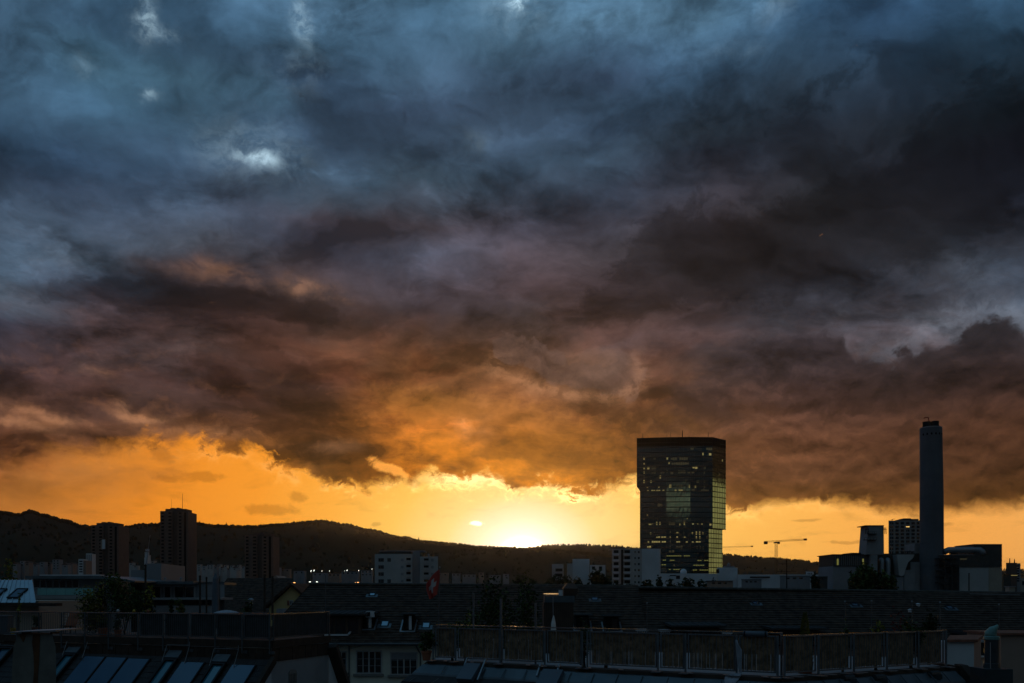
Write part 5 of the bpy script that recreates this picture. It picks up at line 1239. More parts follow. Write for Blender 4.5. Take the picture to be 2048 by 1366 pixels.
b = MB(); b.box(X_(574.5, Y), X_(579, Y), Y - .08, Y - .02, Z_(1211, Y), Z_(1201, Y)); b.build('shutter', M['tile_red'], o)
b = MB(); b.box(X_(553, 90), X_(572, 90), 90, 91.5, 0, Z_(1217.5, 90)); b.build('porch_roof', M['galv'], t)
Y = 112
t = thing('gable_house', 'house with broad dark brown roof left of the yellow gable', 'house', (X_(520, Y), Y, 0))
pl = Plane(at(455, 1156, Y + 6), (1, 0, 0), at(455, 1222, Y - 1) - at(455, 1156, Y + 6))
mb = tiled(pl, ((0, 0), (X_(585, Y + 6) - X_(455, Y + 6), 0), (X_(600, Y + 6) - X_(455, Y + 6), 8.5), (-1, 8.5)), 18, nx=14, seed=6); rf = mb.build('roof', M['tile'], t, fixn=False)
b = MB(); b.box(X_(455, Y), X_(596, Y), Y, Y + 12, 0, Z_(1215, Y)); b.build('wall', M['beige_wall'], t)
b = MB(); p = at(551, 1151, Y + 8); b.prism([at(533, 1166, Y + 8), at(568, 1166, Y + 8), p], (0, 5, 0)); b.build('gable', M['render_pink'], t)
b = MB(); b.lathe(at(502, 1203, Y - 1), [(.24, -.5), (.24, .1), (.38, .14), (.38, .28), (.2, .4), (.03, .44)], 10); b.build('roof_vent', M['galv'], rf)
for k, (px, y0, y1) in enumerate([(529, 1148, 1230), (545, 1152, 1230)]):
    t = thing('timber_post', 'tall weathered timber post before the dark brown roof', 'post', at(px, y1, 44), 'timber posts beside the yellow gable')
    b = MB(); b.tube([at(px, y1 + 10, 44), at(px, y0, 44)], [.065, .055], 8); b.build('post', M['bark'], t)
    b = MB(); b.bar(at(px - 2, y0 + 10, 43.9), at(px + 4, y0 + 8, 43.9), .03); b.build('hook', M['black_metal'], t)

# ---- modern flat-roofed penthouses on the left
Y = 62
t = thing('penthouse', 'modern flat-roofed penthouse with window band and teal glass balustrade', 'house', (X_(150, Y), Y, 0))
b = MB(); facade_box(b, 66, 240, 1158, Y, 10, 0); b.build('wall', M['grey_wall'], t)
b = MB(); b.box(X_(66, Y), X_(216, Y), Y - 1.0, Y + 10, Z_(1158, Y), Z_(1152, Y)); b.prism([(X_(216, Y), Y - 1, Z_(1158, Y)), (X_(282, Y), Y - 1, Z_(1165, Y)), (X_(282, Y), Y - 1, Z_(1162, Y)), (X_(216, Y), Y - 1, Z_(1152, Y))], (0, 11, 0)); rf = b.build('roof', M['zinc'], t)
b = MB(); b.box(X_(56, Y), X_(180, Y), Y + 1.5, Y + 2.2, Z_(1151.9, Y), Z_(1148.2, Y)); b.build('roof_edge', M['white_metal'], rf)
for k in range(7):
    a = 69 + k * 13; window(t, X_(a, Y), X_(a + 10.5, Y), Z_(1175, Y), Z_(1160.5, Y), Y, frame=.06)
b = MB()
for k in range(6): b.box(X_(75 + k * 18.5, Y - 2), X_(75 + k * 18.5 + 18, Y - 2), Y - 2.0, Y - 1.95, Z_(1190, Y - 2), Z_(1176.5, Y - 2))
b.build('glass_balustrade', M['teal_glass'], t)
b = MB(); b.box(X_(70, Y), X_(215, Y), Y - 2.2, Y - .01, Z_(1198, Y - 2), Z_(1191, Y - 2)); b.build('balcony_slab', M['concrete'], t)
b = MB(); b.box(X_(20, Y), X_(215, Y), Y - 1, Y - .02, 0, Z_(1206, Y)); b.build('lower_wall', M['dark_clad'], t)
for k in range(5): window(t, X_(126 + k * 17, Y - 1), X_(137 + k * 17, Y - 1), Z_(1213, Y - 1), Z_(1206.8, Y - 1), Y - 1, frame=.05)
Y = 66
t = thing('penthouse', 'blue-grey penthouse with tall dark windows and projecting roof slab', 'house', (X_(380, Y), Y, 0))
b = MB(); b.prism([(X_(282, Y), Y, 0), (X_(449, Y), Y, 0), (X_(446, Y + 9), Y + 9, 0), (X_(290, Y + 9), Y + 9, 0)], (0, 0, Z_(1166, Y))); b.build('wall', M['grey_wall'], t)
b = MB(); b.box(X_(284, Y), X_(398, Y), Y - 1.2, Y + 9, Z_(1168.5, Y), Z_(1163, Y)); b.prism([(X_(398.2, Y), Y - .1, Z_(1166, Y)), (X_(450, Y), Y - .1, Z_(1166, Y)), (X_(447, Y + 9), Y + 9, Z_(1166, Y)), (X_(400, Y + 9), Y + 9, Z_(1166, Y))], (0, 0, Z_(1164, Y) - Z_(1166, Y))); b.build('roof', M['zinc'], t)
b = MB(); facade_box(b, 262, 289.9, 1140, Y + 2, 6); facade_box(b, 290, 322, 1127, Y + 1.8, 7); b.build('lift_tower', M['grey_wall'], t)
for (a, c_) in ((306, 321), (330, 341), (350.5, 368), (370.5, 388)): window(t, X_(a, Y), X_(c_, Y), Z_(1195, Y), Z_(1174, Y), Y, frame=.12)
b = MB(); b.box(X_(300, Y), X_(466, Y), Y - 2.6, Y - .01, Z_(1199.5, Y - 2), Z_(1195.5, Y - 2)); b.build('terrace_slab', M['concrete'], t)
b = MB(); b.box(X_(302, Y), X_(457, Y), Y - 2.1, Y - 2, 0, Z_(1211, Y - 2)); b.build('lower_parapet', M['galv'], t)
b = MB()
for (px, y0) in ((320, 1157), (352, 1158)): b.lathe((X_(px, Y), Y + 1, Z_(1163, Y)), [(.09, 0), (.09, .25), (.14, .27), (.02, .34)], 8)
b.build('roof_vent', M['galv'], t)
# seam-metal roof house at the left edge
Y = 52
t = thing('metal_roof_house', 'house with pale standing-seam metal roof and two roof windows at left edge', 'house', (X_(0, Y), Y, 0))
pl = Plane(at(-60, 1160, Y + 2.4), (1, 0, 0), at(-60, 1199, Y) - at(-60, 1160, Y + 2.4)); pl.b = (at(-60, 1199, Y) - at(-60, 1160, Y + 2.4)).length
aR, _ = pl.px(64, 1160); bR, _ = pl.px(78, 1199)
rf = MB(); rf.add([pl.w(0, 0), pl.w(aR, 0), pl.w(bR, pl.b), pl.w(0, pl.b), pl.w(0, 0, -.15), pl.w(aR, 0, -.15), pl.w(bR, pl.b, -.15), pl.w(0, pl.b, -.15)], [(0, 1, 2, 3), (4, 5, 6, 7), (0, 1, 5, 4), (1, 2, 6, 5), (2, 3, 7, 6), (3, 0, 4, 7)])
for k in range(17): q = k / 16; pl.bar(rf, (aR * q, 0), (bR * q, pl.b), .035, .002, .05)
ro = rf.build('roof', M['seam_metal'], t)
b = MB(); b.box(X_(-60, Y), X_(74, Y), Y + .2, Y + 8, 0, Z_(1202, Y)); b.build('wall', M['beige_wall'], t)
b = MB(); b.box(X_(-60, Y), X_(122, Y), Y - .6, Y + .15, Z_(1212, Y), Z_(1206, Y)); b.build('eave_board', M['wood_dark'], t)
roof_window(pl, t, -6, 11, 1180, 1195, apron=False, m='panel_blue'); roof_window(pl, t, 36, 53, 1180, 1196, apron=False, m='panel_blue')

# ================================================================== terrace A (left), its railing and mansard roof
ZD = EYE - 1.92
A0, AC = Vector((X_(-60, 39.7), 39.7, 0)), Vector((X_(543, 34), 34, 0))
dA = (AC - A0).normalized(); nA = Vector((dA.y, -dA.x, 0))           # nA points to the viewer
dA2 = -nA; AE = AC + dA2 * 4.2
TA = thing('mansard_house', 'near house with roof terrace over a dark mansard roof of solar panels', 'house', (AC.x, AC.y, 0))
LA = (AC - A0).length
def P2(o, d, s, z, off=0.0, n=None): return Vector((o.x + d.x * s, o.y + d.y * s, z)) + (n * off if n else Vector())
b = MB(); b.frame_box((A0.x, A0.y, ZD - .22), dA * LA, dA2 * 4.2, (0, 0, .2)); b.build('deck', M['wood_dark'], TA)
b = MB(); b.frame_box(A0 + nA * .06 + Vector((0, 0, ZD - .30)), dA * (LA + .1), nA * -.055, (0, 0, .30)); b.frame_box(AC + dA * .1 + nA * .06 + Vector((0, 0, ZD - .30)), dA2 * 4.3, dA * -.055, (0, 0, .30)); b.build('fascia', M['wood_dark'], TA)
b = MB(); nb = 46
for k in range(nb): b.frame_box(A0 + dA * (LA * k / nb) + nA * (.0 + .012 * (k % 2)) + Vector((0, 0, ZD - .78)), dA * (LA / nb - .02), nA * -.03, (0, 0, .46))
for k in range(9): b.frame_box(AC + dA2 * (4.2 * k / 9) + dA * (.03 + .012 * (k % 2)) + Vector((0, 0, ZD - .86)), dA2 * (4.2 / 9 - .03), dA * -.03, (0, 0, .54))
b.build('cladding', M['wood_dark'], TA)
pitch = math.radians(43)
zc = ZD - .76
PLA = Plane(A0 + nA * .02 + Vector((0, 0, zc)), dA, nA * math.cos(pitch) + Vector((0, 0, -math.sin(pitch))))
mb = tiled(PLA, ((-.3, 0), (LA - .02, 0), (LA - .02, 6.6), (-.3, 6.6)), 22, lift=.02, nx=56, seed=9)
RAf = mb.build('roof', M['slate'], TA, fixn=False)
# gable wall in the plane of the short side
hW = 5.0
cg = AC + Vector((0, 0, zc)); eg = AE + Vector((0, 0, zc))
k_ = 1 / math.tan(pitch)
b = MB(); b.prism([cg, eg, eg + dA2 * (hW * .62) - Vector((0, 0, hW)), cg + nA * (hW * k_ * .98) - Vector((0, 0, hW))], dA * -.3); b.build('gable_wall', M['render_white'], TA)
b = MB(); b.bar(cg + dA * .12, cg + dA * .12 + nA * (hW * k_) - Vector((0, 0, hW)), .36, .16, up=(1, 0, 0)); b.build('barge_board', M['wood_dark'], TA)
b = MB(); b.bar(eg + dA * .14 + Vector((0, 0, .3)), eg + dA * .14 + dA2 * (hW * .62) - Vector((0, 0, hW)), .34, .5, up=(1, 0, 0)); b.build('barge_board', M['wood_dark'], TA)
b = MB(); b.prism([A0, AC, AE, A0 + dA2 * 4.2], (0, 0, zc - .02)); b.build('core_wall', M['render_white'], TA)
PLG = Plane(cg + dA * .001, dA2, (0, 0, -1))
a0, b0 = PLG.px(577, 1347); a1, _ = PLG.px(592, 1347); zt_ = b0
b = MB(); arch = [(a0, b0 + 1.6), (a1, b0 + 1.6), (a1, b0)] + [((a0 + a1) / 2 + math.cos(q * math.pi / 8) * (a1 - a0) / 2, b0 - math.sin(q * math.pi / 8) * .16) for q in range(1, 8)] + [(a0, b0)]
b.prism([PLG.w(p, q, .006) for p, q in arch], PLG.n * .03); aw = b.build('arched_window', M['sill'], TA)
b = MB(); 
for k in range(5): q = a0 + (a1 - a0) * (k + .5) / 5; PLG.slab(b, q - .012, q + .012, b0 + .02, b0 + 1.5, .04, .055)
b.build('shutter_slats', M['rail_dark'], aw)
# solar collectors and open roof windows on the slope
def collector(px0, px1, py, length=2.3, gap=0):
    a0, b0 = PLA.px(px0, py); a1, b1 = PLA.px(px1, py + (px1 - px0) * .04)
    f = MB(); PLA.slab(f, a0 - .05, a1 + .05, b0 - .05, b0 + length + .05, .03, .09); o = f.build('solar_panel', M['black_metal'], TA)
    g = MB(); PLA.slab(g, a0, a1, b0, b0 + length, .092, .10); g.build('glass', M['panel_blue'], o)
for (p0, p1, py) in [(-62, -22, 1301), (-17, 24, 1304), (173, 211, 1315.5), (216.5, 254, 1317.5), (259.5, 300, 1320), (366, 409, 1327), (467, 511, 1332.5)]: collector(p0, p1, py)
def open_window(px0, px1, py, length=1.35):
    a0, b0 = PLA.px(px0, py); a1, _ = PLA.px(px1, py + 1)
    f = MB(); t_ = .10
    PLA.slab(f, a0 - t_, a0, b0 - .1, b0 + length + .1, .02, .17); PLA.slab(f, a1, a1 + t_, b0 - .1, b0 + length + .1, .02, .17); PLA.slab(f, a0, a1, b0 - .1, b0, .02, .17); PLA.slab(f, a0, a1, b0 + length, b0 + length + .1, .02, .17)
    o = f.build('roof_window', M['black_metal'], TA)
    g = MB(); PLA.slab(g, a0, a1, b0, b0 + length, .06, .09); g.build('glass', M['skylight_glass'], o)
    h = MB(); PLA.slab(h, a0 - .12, a1 + .12, b0 - .52, b0 - .12, .02, .20); h.build('blind_box', M['rail_dark'], o)
    r = MB(); c0, c1 = PLA.w(a0 - .15, b0 - .62, .42), PLA.w(a1 + .55, b0 - .62, .42)
    r.tube([PLA.w(a0 - .15, b0 + .1, .1), c0, c1, PLA.w(a1 + .55, b0 + .1, .1)], .016, 6); r.tube([c1, c1 + Vector((0, 0, .14))], .016, 6); r.build('guard_bar', M['galv'], o)
open_window(134, 150, 1314.5); open_window(334, 352, 1325); open_window(429, 449, 1333.5); open_window(6, 25, 1301)

def railing(t, o, d, n, posts, s0, s1, zd, h, drop, bar_step=.105, screen=None, cloth=None, lift=0.0, foot=False, seed=3, m='rail'):
    """posts (distances along d), panels of thin bars between them; n points outward"""
    rr = random.Random(seed); posts = sorted(posts)
    def P(s, z, off=0.0): return Vector((o.x + d.x * s + n.x * off, o.y + d.y * s + n.y * off, z))
    for s in posts:
        b = MB(); b.bar(P(s, zd - drop, .05), P(s, zd + h + .0, .05), .055, .055)
        if drop: b.frame_box(P(s - .06, zd - drop, .04), d * .28, n * -.04, (0, 0, .12)); b.frame_box(P(s - .07, zd + .04, .085), d * .14, n * .02, (0, 0, .06))
        if foot: b.frame_box(P(s - .14, zd - .06, .02), d * .28, n * .26, (0, 0, .03))
        b.build('post', M[m], t)
    for i, (sa, sb) in enumerate(zip(posts, posts[1:])):
        if sb - sa < .25: continue
        sa += .075; sb -= .075
        b = MB()
        b.bar(P(sa, zd + h - .02), P(sb, zd + h - .02), .045, .04); b.bar(P(sa, zd + .09), P(sb, zd + .09), .045, .04)
        b.bar(P(sa, zd + .07), P(sa, zd + h), .04, .04); b.bar(P(sb, zd + .07), P(sb, zd + h), .04, .04)
        k = int((sb - sa) / bar_step)
        for j in range(1, k): s = sa + (sb - sa) * j / k; b.bar(P(s, zd + .1), P(s, zd + h - .03), .014, .014)
        b.build('panel', M[m], t)
        if cloth is not None and sa >= cloth:
            c = MB(); c.frame_box(P(sa, zd + .12, -.05), d * (sb - sa), n * -.012, (0, 0, h - .17)); c.build('privacy_screen', M['screen_dark'], t)
        if screen:
            c = MB(); s = sa + .03
            while s < sb - .05:
                w = rr.uniform(.014, .03); c.frame_box(P(s, zd + .11 + rr.uniform(0, .02), -.05 - rr.uniform(0, .012)), d * w, n * -.012, (0, 0, h - .15 + rr.uniform(-.02, .02))); s += w + (.002 if rr.random() < .8 else .012)
            c.build('reed_screen', M[screen], t)
    b = MB(); b.bar(P(s0, zd + h + lift, -.10 if lift else 0), P(s1, zd + h + lift, -.10 if lift else 0), .05, .035); b.build('handrail', M['handrail'], t)
def s_on(o, d, px):
    k = (px - 1024) / F; return (k * o.y - o.x) / (d.x - k * d.y)
t = thing('railing', 'grey bar railing around the left roof terrace above the solar panels', 'railing', (AC.x, AC.y, ZD))
railing(t, A0, dA, nA, [s_on(A0, dA, p) for p in (-50, 36, 80, 125, 172, 219, 278, 328, 379, 432, 486, 541)], 0, LA, ZD, 1.05, .55, seed=4, m='rail_dark', cloth=s_on(A0, dA, 275))
railing(t, AC + dA2 * .06, dA2, dA, [0.0, 4.1], 0, 4.2, ZD, 1.05, .3, m='rail_dark', cloth=0.0)

# things on terrace A: helper giving a point on the deck at a photo column, 'back' metres behind the railing
def onA(px, back): 
    o = A0 + dA2 * back; s = s_on(o, dA, px); p = o + dA * s; return Vector((p.x, p.y, ZD - .02))
def pot_at(p, r, h, label, group=None, m='pot', plant=None, ph=.5, pr=.3, seed=1, mats=('leaf_mid', 'leaf_dark'), n=260, leaf=.05):
    t = thing('potted_plant', label, 'plant pot', p, group)
    b = MB(); b.lathe(p, [(r * .7, 0), (r * .95, h * .8), (r * 1.05, h * .8), (r * 1.05, h), (r * .9, h), (r * .85, h * .9)], 18); b.build('pot', M[m], t)
    if plant:
        c = MB(); foliage(c, p + Vector((0, 0, h + ph * .45)), pr, pr, ph * .55, n, leaf, random.Random(seed)); c.build('foliage', [M[mats[0]], M[mats[1]]], t, fixn=False)
        s_ = MB(); s_.tube([p + Vector((0, 0, h * .85)), p + Vector((.02, 0, h + ph * .5))], .02, 5); s_.build('stem', M['bark'], t)
    return t
p = onA(8, 1.0)
t = thing('wheelie_bin', 'blue-grey bin behind the railing at the left end of the terrace', 'bin', p)
b = MB(); b.prism([p + Vector((-.26, -.2, 0)), p + Vector((.26, -.2, 0)), p + Vector((.32, -.24, .8)), p + Vector((-.32, -.24, .8))], (0, .5, 0)); b.build('body', M['plastic_blue'], t)
b = MB(); b.box(p.x - .36, p.x + .36, p.y - .3, p.y + .32, p.z + .802, p.z + .86); b.build('lid', M['plastic_blue'], t)
pot_at(onA(27, .8), .14, .28, 'small yellow pot on the left terrace beside the bin', m='yellow_paint')
pot_at(onA(72, .7), .18, .34, 'terracotta pot with pale plant behind the left railing', plant=1, ph=.6, pr=.18, seed=5)
pot_at(onA(206, .7), .2, .36, 'large terracotta pot behind the third open stretch of left railing', plant=1, ph=.4, pr=.25, seed=6)
pot_at(onA(236, .7), .17, .3, 'terracotta pot next to the large one behind the left railing', plant=1, ph=.45, pr=.2, seed=7)
p = onA(150, 2.4)
t = thing('trellis', 'white lattice trellis leaning behind the left terrace railing', 'trellis', p)
b = MB()
for k in range(9): b.bar(p + Vector((-.6 + k * .15, 0, .35)), p + Vector((-.6 + k * .15, 0, 1.0)), .02)
for k in range(5): b.bar(p + Vector((-.62, -.012, .4 + k * .14)), p + Vector((.62, -.012, .4 + k * .14)), .02)
b.bar(p + Vector((.64, 0, 0)), p + Vector((.64, 0, .95)), .05); b.bar(p + Vector((-.64, 0, 0)), p + Vector((-.64, 0, 1.0)), .03); b.build('lattice', M['white_metal'], t)
p = onA(140, 2.0)
t = thing('deck_chair', 'orange-brown folding chair in front of the white trellis', 'chair', p)
b = MB(); b.frame_box(p + Vector((-.3, .1, .3)), (.5, 0, 0), (.12, .3, .7), (0, -.02, .02)); b.build('backrest', M['pot'], t)
b = MB(); b.frame_box(p + Vector((-.3, -.35, .38)), (.5, 0, 0), (0, .45, -.06), (0, 0, .02)); b.build('seat', M['pot'], t)
for (dx_, dy_) in ((-.28, -.3), (.18, -.3), (-.28, .15), (.18, .15)):
    b = MB(); b.bar(p + Vector((dx_, dy_, 0)), p + Vector((dx_, dy_, .38)), .03); b.build('leg', M['wood_dark'], t)
p = onA(453, 2.2)
t = thing('parasol', 'low open round parasol in pale violet behind the left railing', 'parasol', p)
b = MB(); b.lathe(p + Vector((0, 0, 1.02)), [(.55, 0), (.56, .02), (.4, .09), (.2, .13), (.02, .15)], 16); b.build('canopy', M['mesh_cloth'], t, smooth=True)
b = MB(); b.tube([p, p + Vector((0, 0, 1.1))], .02, 6); b.build('pole', M['galv'], t)
p = onA(512, 1.6)
t = thing('planter_box', 'long dark planter box behind the corner of the left railing', 'planter', p)
b = MB(); b.frame_box(p + Vector((-.7, 0, .5)), dA * 1.3, dA2 * .35, (0, 0, .58)); b.build('box', M['rail_dark'], t)
for dx_ in (-.6, .45):
    b = MB(); b.frame_box(p + Vector((dx_, 0, 0)), dA * .08, dA2 * .3, (0, 0, .498)); b.build('foot', M['rail_dark'], t)
# upright poles, closed parasol
for (px, y0, w, lab, m) in [(202, 1170, .085, 'thick black post rising from the left terrace bush', 'black_metal'), (291, 1131, .05, 'tall thin brown pole beside the left terrace bush', 'bark'), (400, 1153, .045, 'brown pole left of its twin beside the closed grey parasol', 'bark'), (413, 1156, .04, 'brown pole directly left of the closed grey parasol', 'bark')]:
    p = onA(px, 2.6); t = thing('pole', lab, 'pole', p); zt = Z_(y0, p.y)
    b = MB(); b.tube([p, Vector((p.x, p.y, zt))], w, 8); b.build('pole', M[m], t)
    b = MB(); b.lathe(Vector((p.x, p.y, zt)), [(w * 1.2, -.04), (w * 1.2, .03), (w * .3, .06)], 8); b.build('cap', M[m], t)
p = onA(431, 2.4); t = thing('closed_parasol', 'tall closed parasol in a grey cover on the left terrace', 'parasol', p); zt = Z_(1147, p.y)
b = MB(); b.lathe(p, [(.12, .35), (.16, .6), (.155, (zt - p.z) * .7), (.12, (zt - p.z) * .92), (.03, zt - p.z)], 10); b.build('cover', M['plastic_blue'], t)
b = MB(); b.tube([p, p + Vector((0, 0, .5))], .03, 6); b.build('pole', M['galv'], t)
b = MB(); b.bar(p + Vector((.19, -.02, .3)), p + Vector((.2, -.02, zt - p.z - .1)), .025); b.build('crank_rod', M['bark'], t)
p = onA(293, 1.2); t = thing('flag_pennant', 'pale drooping pennant on the tall brown pole', 'flag', at(293, 1108, 45))
b = MB()
pts = [(291, 1128), (294, 1110), (298, 1086), (300, 1070), (297, 1092), (295.5, 1112), (293.5, 1130)]
b.prism([at(x_, y_, 41.2) for x_, y_ in pts], (0, .03, 0)); b.build('cloth', M['mesh_cloth'], t)
# bushes of terrace A
def bush(px, back, py_top, w_px, label, seed, mats, n=700, on=None, leaf=.07, name='shrub', base=None, group=None):
    p = (on or onA)(px, back); zt = Z_(py_top, p.y); r = w_px / F * p.y / 2; h = zt - p.z
    t = thing(name, label, 'shrub', p, group)
    c = MB(); foliage(c, (p.x, p.y, p.z + h * .56), r * 1.1, r * .75, h * .62, n, leaf, random.Random(seed), holes=.3); c.build('foliage', [M[mats[0]], M[mats[1]]], t, fixn=False)
    s_ = MB(); rs = random.Random(seed)
    for k in range(6): s_.tube([p + Vector((rs.uniform(-.05, .05), 0, 0)), p + Vector((rs.uniform(-.3, .3) * r, 0, h * .4)), p + Vector((rs.uniform(-.7, .7) * r, rs.uniform(-.3, .3) * r, h * rs.uniform(.6, .92)))], [.02, .014, .006], 5)
    s_.build('stems', M['bark'], t); return t
bush(200, 1.9, 1170, 90, 'wide loose yellow-green bush on the left terrace', 71, ('leaf_yellow', 'leaf_dark'), 4200, leaf=.05)
bush(250, 2.2, 1163, 100, 'taller loose green bush right of the thick black post', 72, ('leaf_mid', 'leaf_dark'), 4600, leaf=.05)
bush(300, 2.5, 1180, 40, 'small bush at the right of the taller green bush', 73, ('leaf_yellow', 'leaf_dark'), 500)
bush(362, 1.4, 1200, 24, 'small upright green plant on the left railing', 74, ('leaf_mid', 'leaf_yellow'), 300)
bush(340, 1.4, 1206, 22, 'dark little plant left of the small upright one', 75, ('leaf_dark', 'leaf_mid'), 260)
bush(38, 1.6, 1192, 10, 'thin yellowish stalk plant by the metal-roofed house', 76, ('leaf_yellow', 'leaf_mid'), 120)
bush(488, 2.8, 1206, 50, 'low dark bush right of the closed grey parasol', 77, ('leaf_dark', 'leaf_mid'), 500)
# bird-sized coloured lights along the railing
for k, (px, m) in enumerate([(236, 'flag_white'), (268, 'yellow_paint'), (296, 'pot')]):
    s = s_on(A0, dA, px); p = P2(A0, dA, s, ZD + 1.07)
    t = thing('lantern', ['small white', 'small yellow', 'small terracotta'][k] + ' glass lantern on the left terrace handrail', 'lantern', p)
    b = MB(); b.lathe(p, [(.03, 0), (.06, .03), (.065, .08), (.03, .12), (.01, .13)], 10); b.build('globe', M[m], t)
    b = MB(); b.tube([p, p + Vector((0, 0, .03))], .02, 6); b.build('clip', M['rail'], t)

# ---- stained concrete chimney at lower left
Y = 17.0
t = thing('chimney', 'stained concrete chimney with metal lid at lower left', 'chimney', (X_(70, Y), Y, 15))
def cp(px, z, y): return Vector((X_(px, Y), y, z))
zt = Z_(1268, Y); z2 = Z_(1292, Y); z3 = Z_(1400, Y)
pr = [(34, 105, zt), (33, 106, zt - .1), (27, 111, z2), (24, 112, Z_(1335, Y)), (22, 112, z3), (22, 112, 12.0)]
b = MB()
for (l, r, z) in pr:
    for (px, yy) in ((l, Y), (r, Y), (r - 28, Y + .42), (l, Y + .42)): b.v.append((X_(px, Y) + random.Random(px + z).uniform(-.006, .006), yy, z))
for k in range(len(pr) - 1):
    for q in range(4): b.f.append([k * 4 + q, k * 4 + (q + 1) % 4, k * 4 + 4 + (q + 1) % 4, k * 4 + 4 + q]); b.mi.append(0)
b.f.append([0, 1, 2, 3]); b.mi.append(0); st_ = b.build('shaft', M['rust_concrete'], t)
b = MB()
for (pts) in ([(66, 1268.5), (80, 1268.5), (79, 1290), (78, 1320), (76, 1345), (75, 1366), (66, 1366), (68, 1340), (67, 1310), (64, 1285)], [(38, 1268.5), (52, 1268.5), (50, 1276), (46, 1285), (43, 1278), (40, 1274)]):
    b.prism([Vector((X_(x_, Y - .012), Y - .012 - max(0, 0), Z_(y_, Y - .012))) for x_, y_ in pts], (0, .008, 0))
b.build('rust_streak', M['rust'], st_)
b = MB(); b.frame_box((X_(26, Y), Y - .12, zt + .03), (X_(118, Y) - X_(26, Y), 0, .035), (0, 1.0, 0), (0, 0, .02)); b.build('lid', M['galv'], t)
for px in (40, 98):
    b = MB(); b.box(X_(px, Y), X_(px + 3, Y), Y + .05, Y + .35, zt, zt + .032); b.build('lid_foot', M['black_metal'], t)

# ================================================================== terrace B (right)
ZB = EYE - 2.35
B0, BM, BE = Vector((X_(864, 30), 30, 0)), Vector((X_(1562, 23.9), 23.9, 0)), Vector((X_(1893, 27.4), 27.4, 0))
d1 = (BM - B0).normalized(); n1 = Vector((d1.y, -d1.x, 0)); L1 = (BM - B0).length
d2 = (BE - BM).normalized(); n2 = Vector((d2.y, -d2.x, 0)); L2 = (BE - BM).length
TB = thing('corner_house', 'near corner house with zinc-edged roof terrace at lower right', 'house', (BM.x, BM.y + 3, 0))
back = [BE + Vector((1.0, 4, 0)), Vector((X_(900, 37), 37, 0))]
b = MB(); b.prism([p + Vector((0, 0, ZB - .26)) for p in [B0, BM, BE] + back], (0, 0, .2)); b.build('deck', M['concrete'], TB)
b = MB(); b.prism([B0 * .999, BM + Vector((0, .05, 0)), BE + Vector((0, .05, 0))] + back, (0, 0, ZB - .9)); b.build('core_wall', M['render'], TB)
nm = (n1 + n2).normalized(); mit = 1 / nm.dot(n1)
nl = (n1 * .8 - d1 * .75); nr = (n2 * .8 + d2 * .35)
def ring(off, z): return [B0 + nl * off + Vector((0, 0, z)), BM + nm * (off * mit) + Vector((0, 0, z)), BE + nr * off + Vector((0, 0, z))]
def strips(prof, m, name, parent, sub=1):
    b = MB()
    for (o0, z0), (o1, z1) in zip(prof, prof[1:]):
        r0, r1 = ring(o0, z0), ring(o1, z1)
        for i in range(2): b.quad(r0[i], r0[i + 1], r1[i + 1], r1[i])
    return b.build(name, M[m], parent, fixn=False)
strips([(-.1, ZB - .02), (.14, ZB - .05), (.15, ZB - .155)], 'wood_dark', 'fascia', TB)  # dark colour on the deck edge paints the shadow line below the railing
strips([(.15, ZB - .16), (.30, ZB - .17), (.62, ZB - .45), (.66, ZB - .52), (.60, ZB - .56)], 'zinc', 'zinc_skirt', TB)
b = MB()
for d_, o_, n_, L_, nq in ((d1, B0, n1, L1, 15), (d2, BM, n2, L2, 11)):
    for k in range(1, nq):
        p = o_ + d_ * (L_ * k / nq); b.bar(p + n_ * .31 + Vector((0, 0, ZB - .155)), p + n_ * .60 + Vector((0, 0, ZB - .43)), .025, .025)
b.build('zinc_seam', M['zinc'], TB)
for d_, o_, n_, L_, nq in ((d1, B0, n1, L1, 11), (d2, BM, n2, L2, 11)):
    for k in range(nq):
        b = MB(); p = o_ + d_ * (L_ * (k + .5) / nq); b.frame_box(p + n_ * .05 + Vector((0, 0, ZB - .035)), d_ * .16 + n_ * .02, d_ * .12 + n_ * .2, (0, 0, .02)); b.build('zinc_bracket', M['galv'], TB)
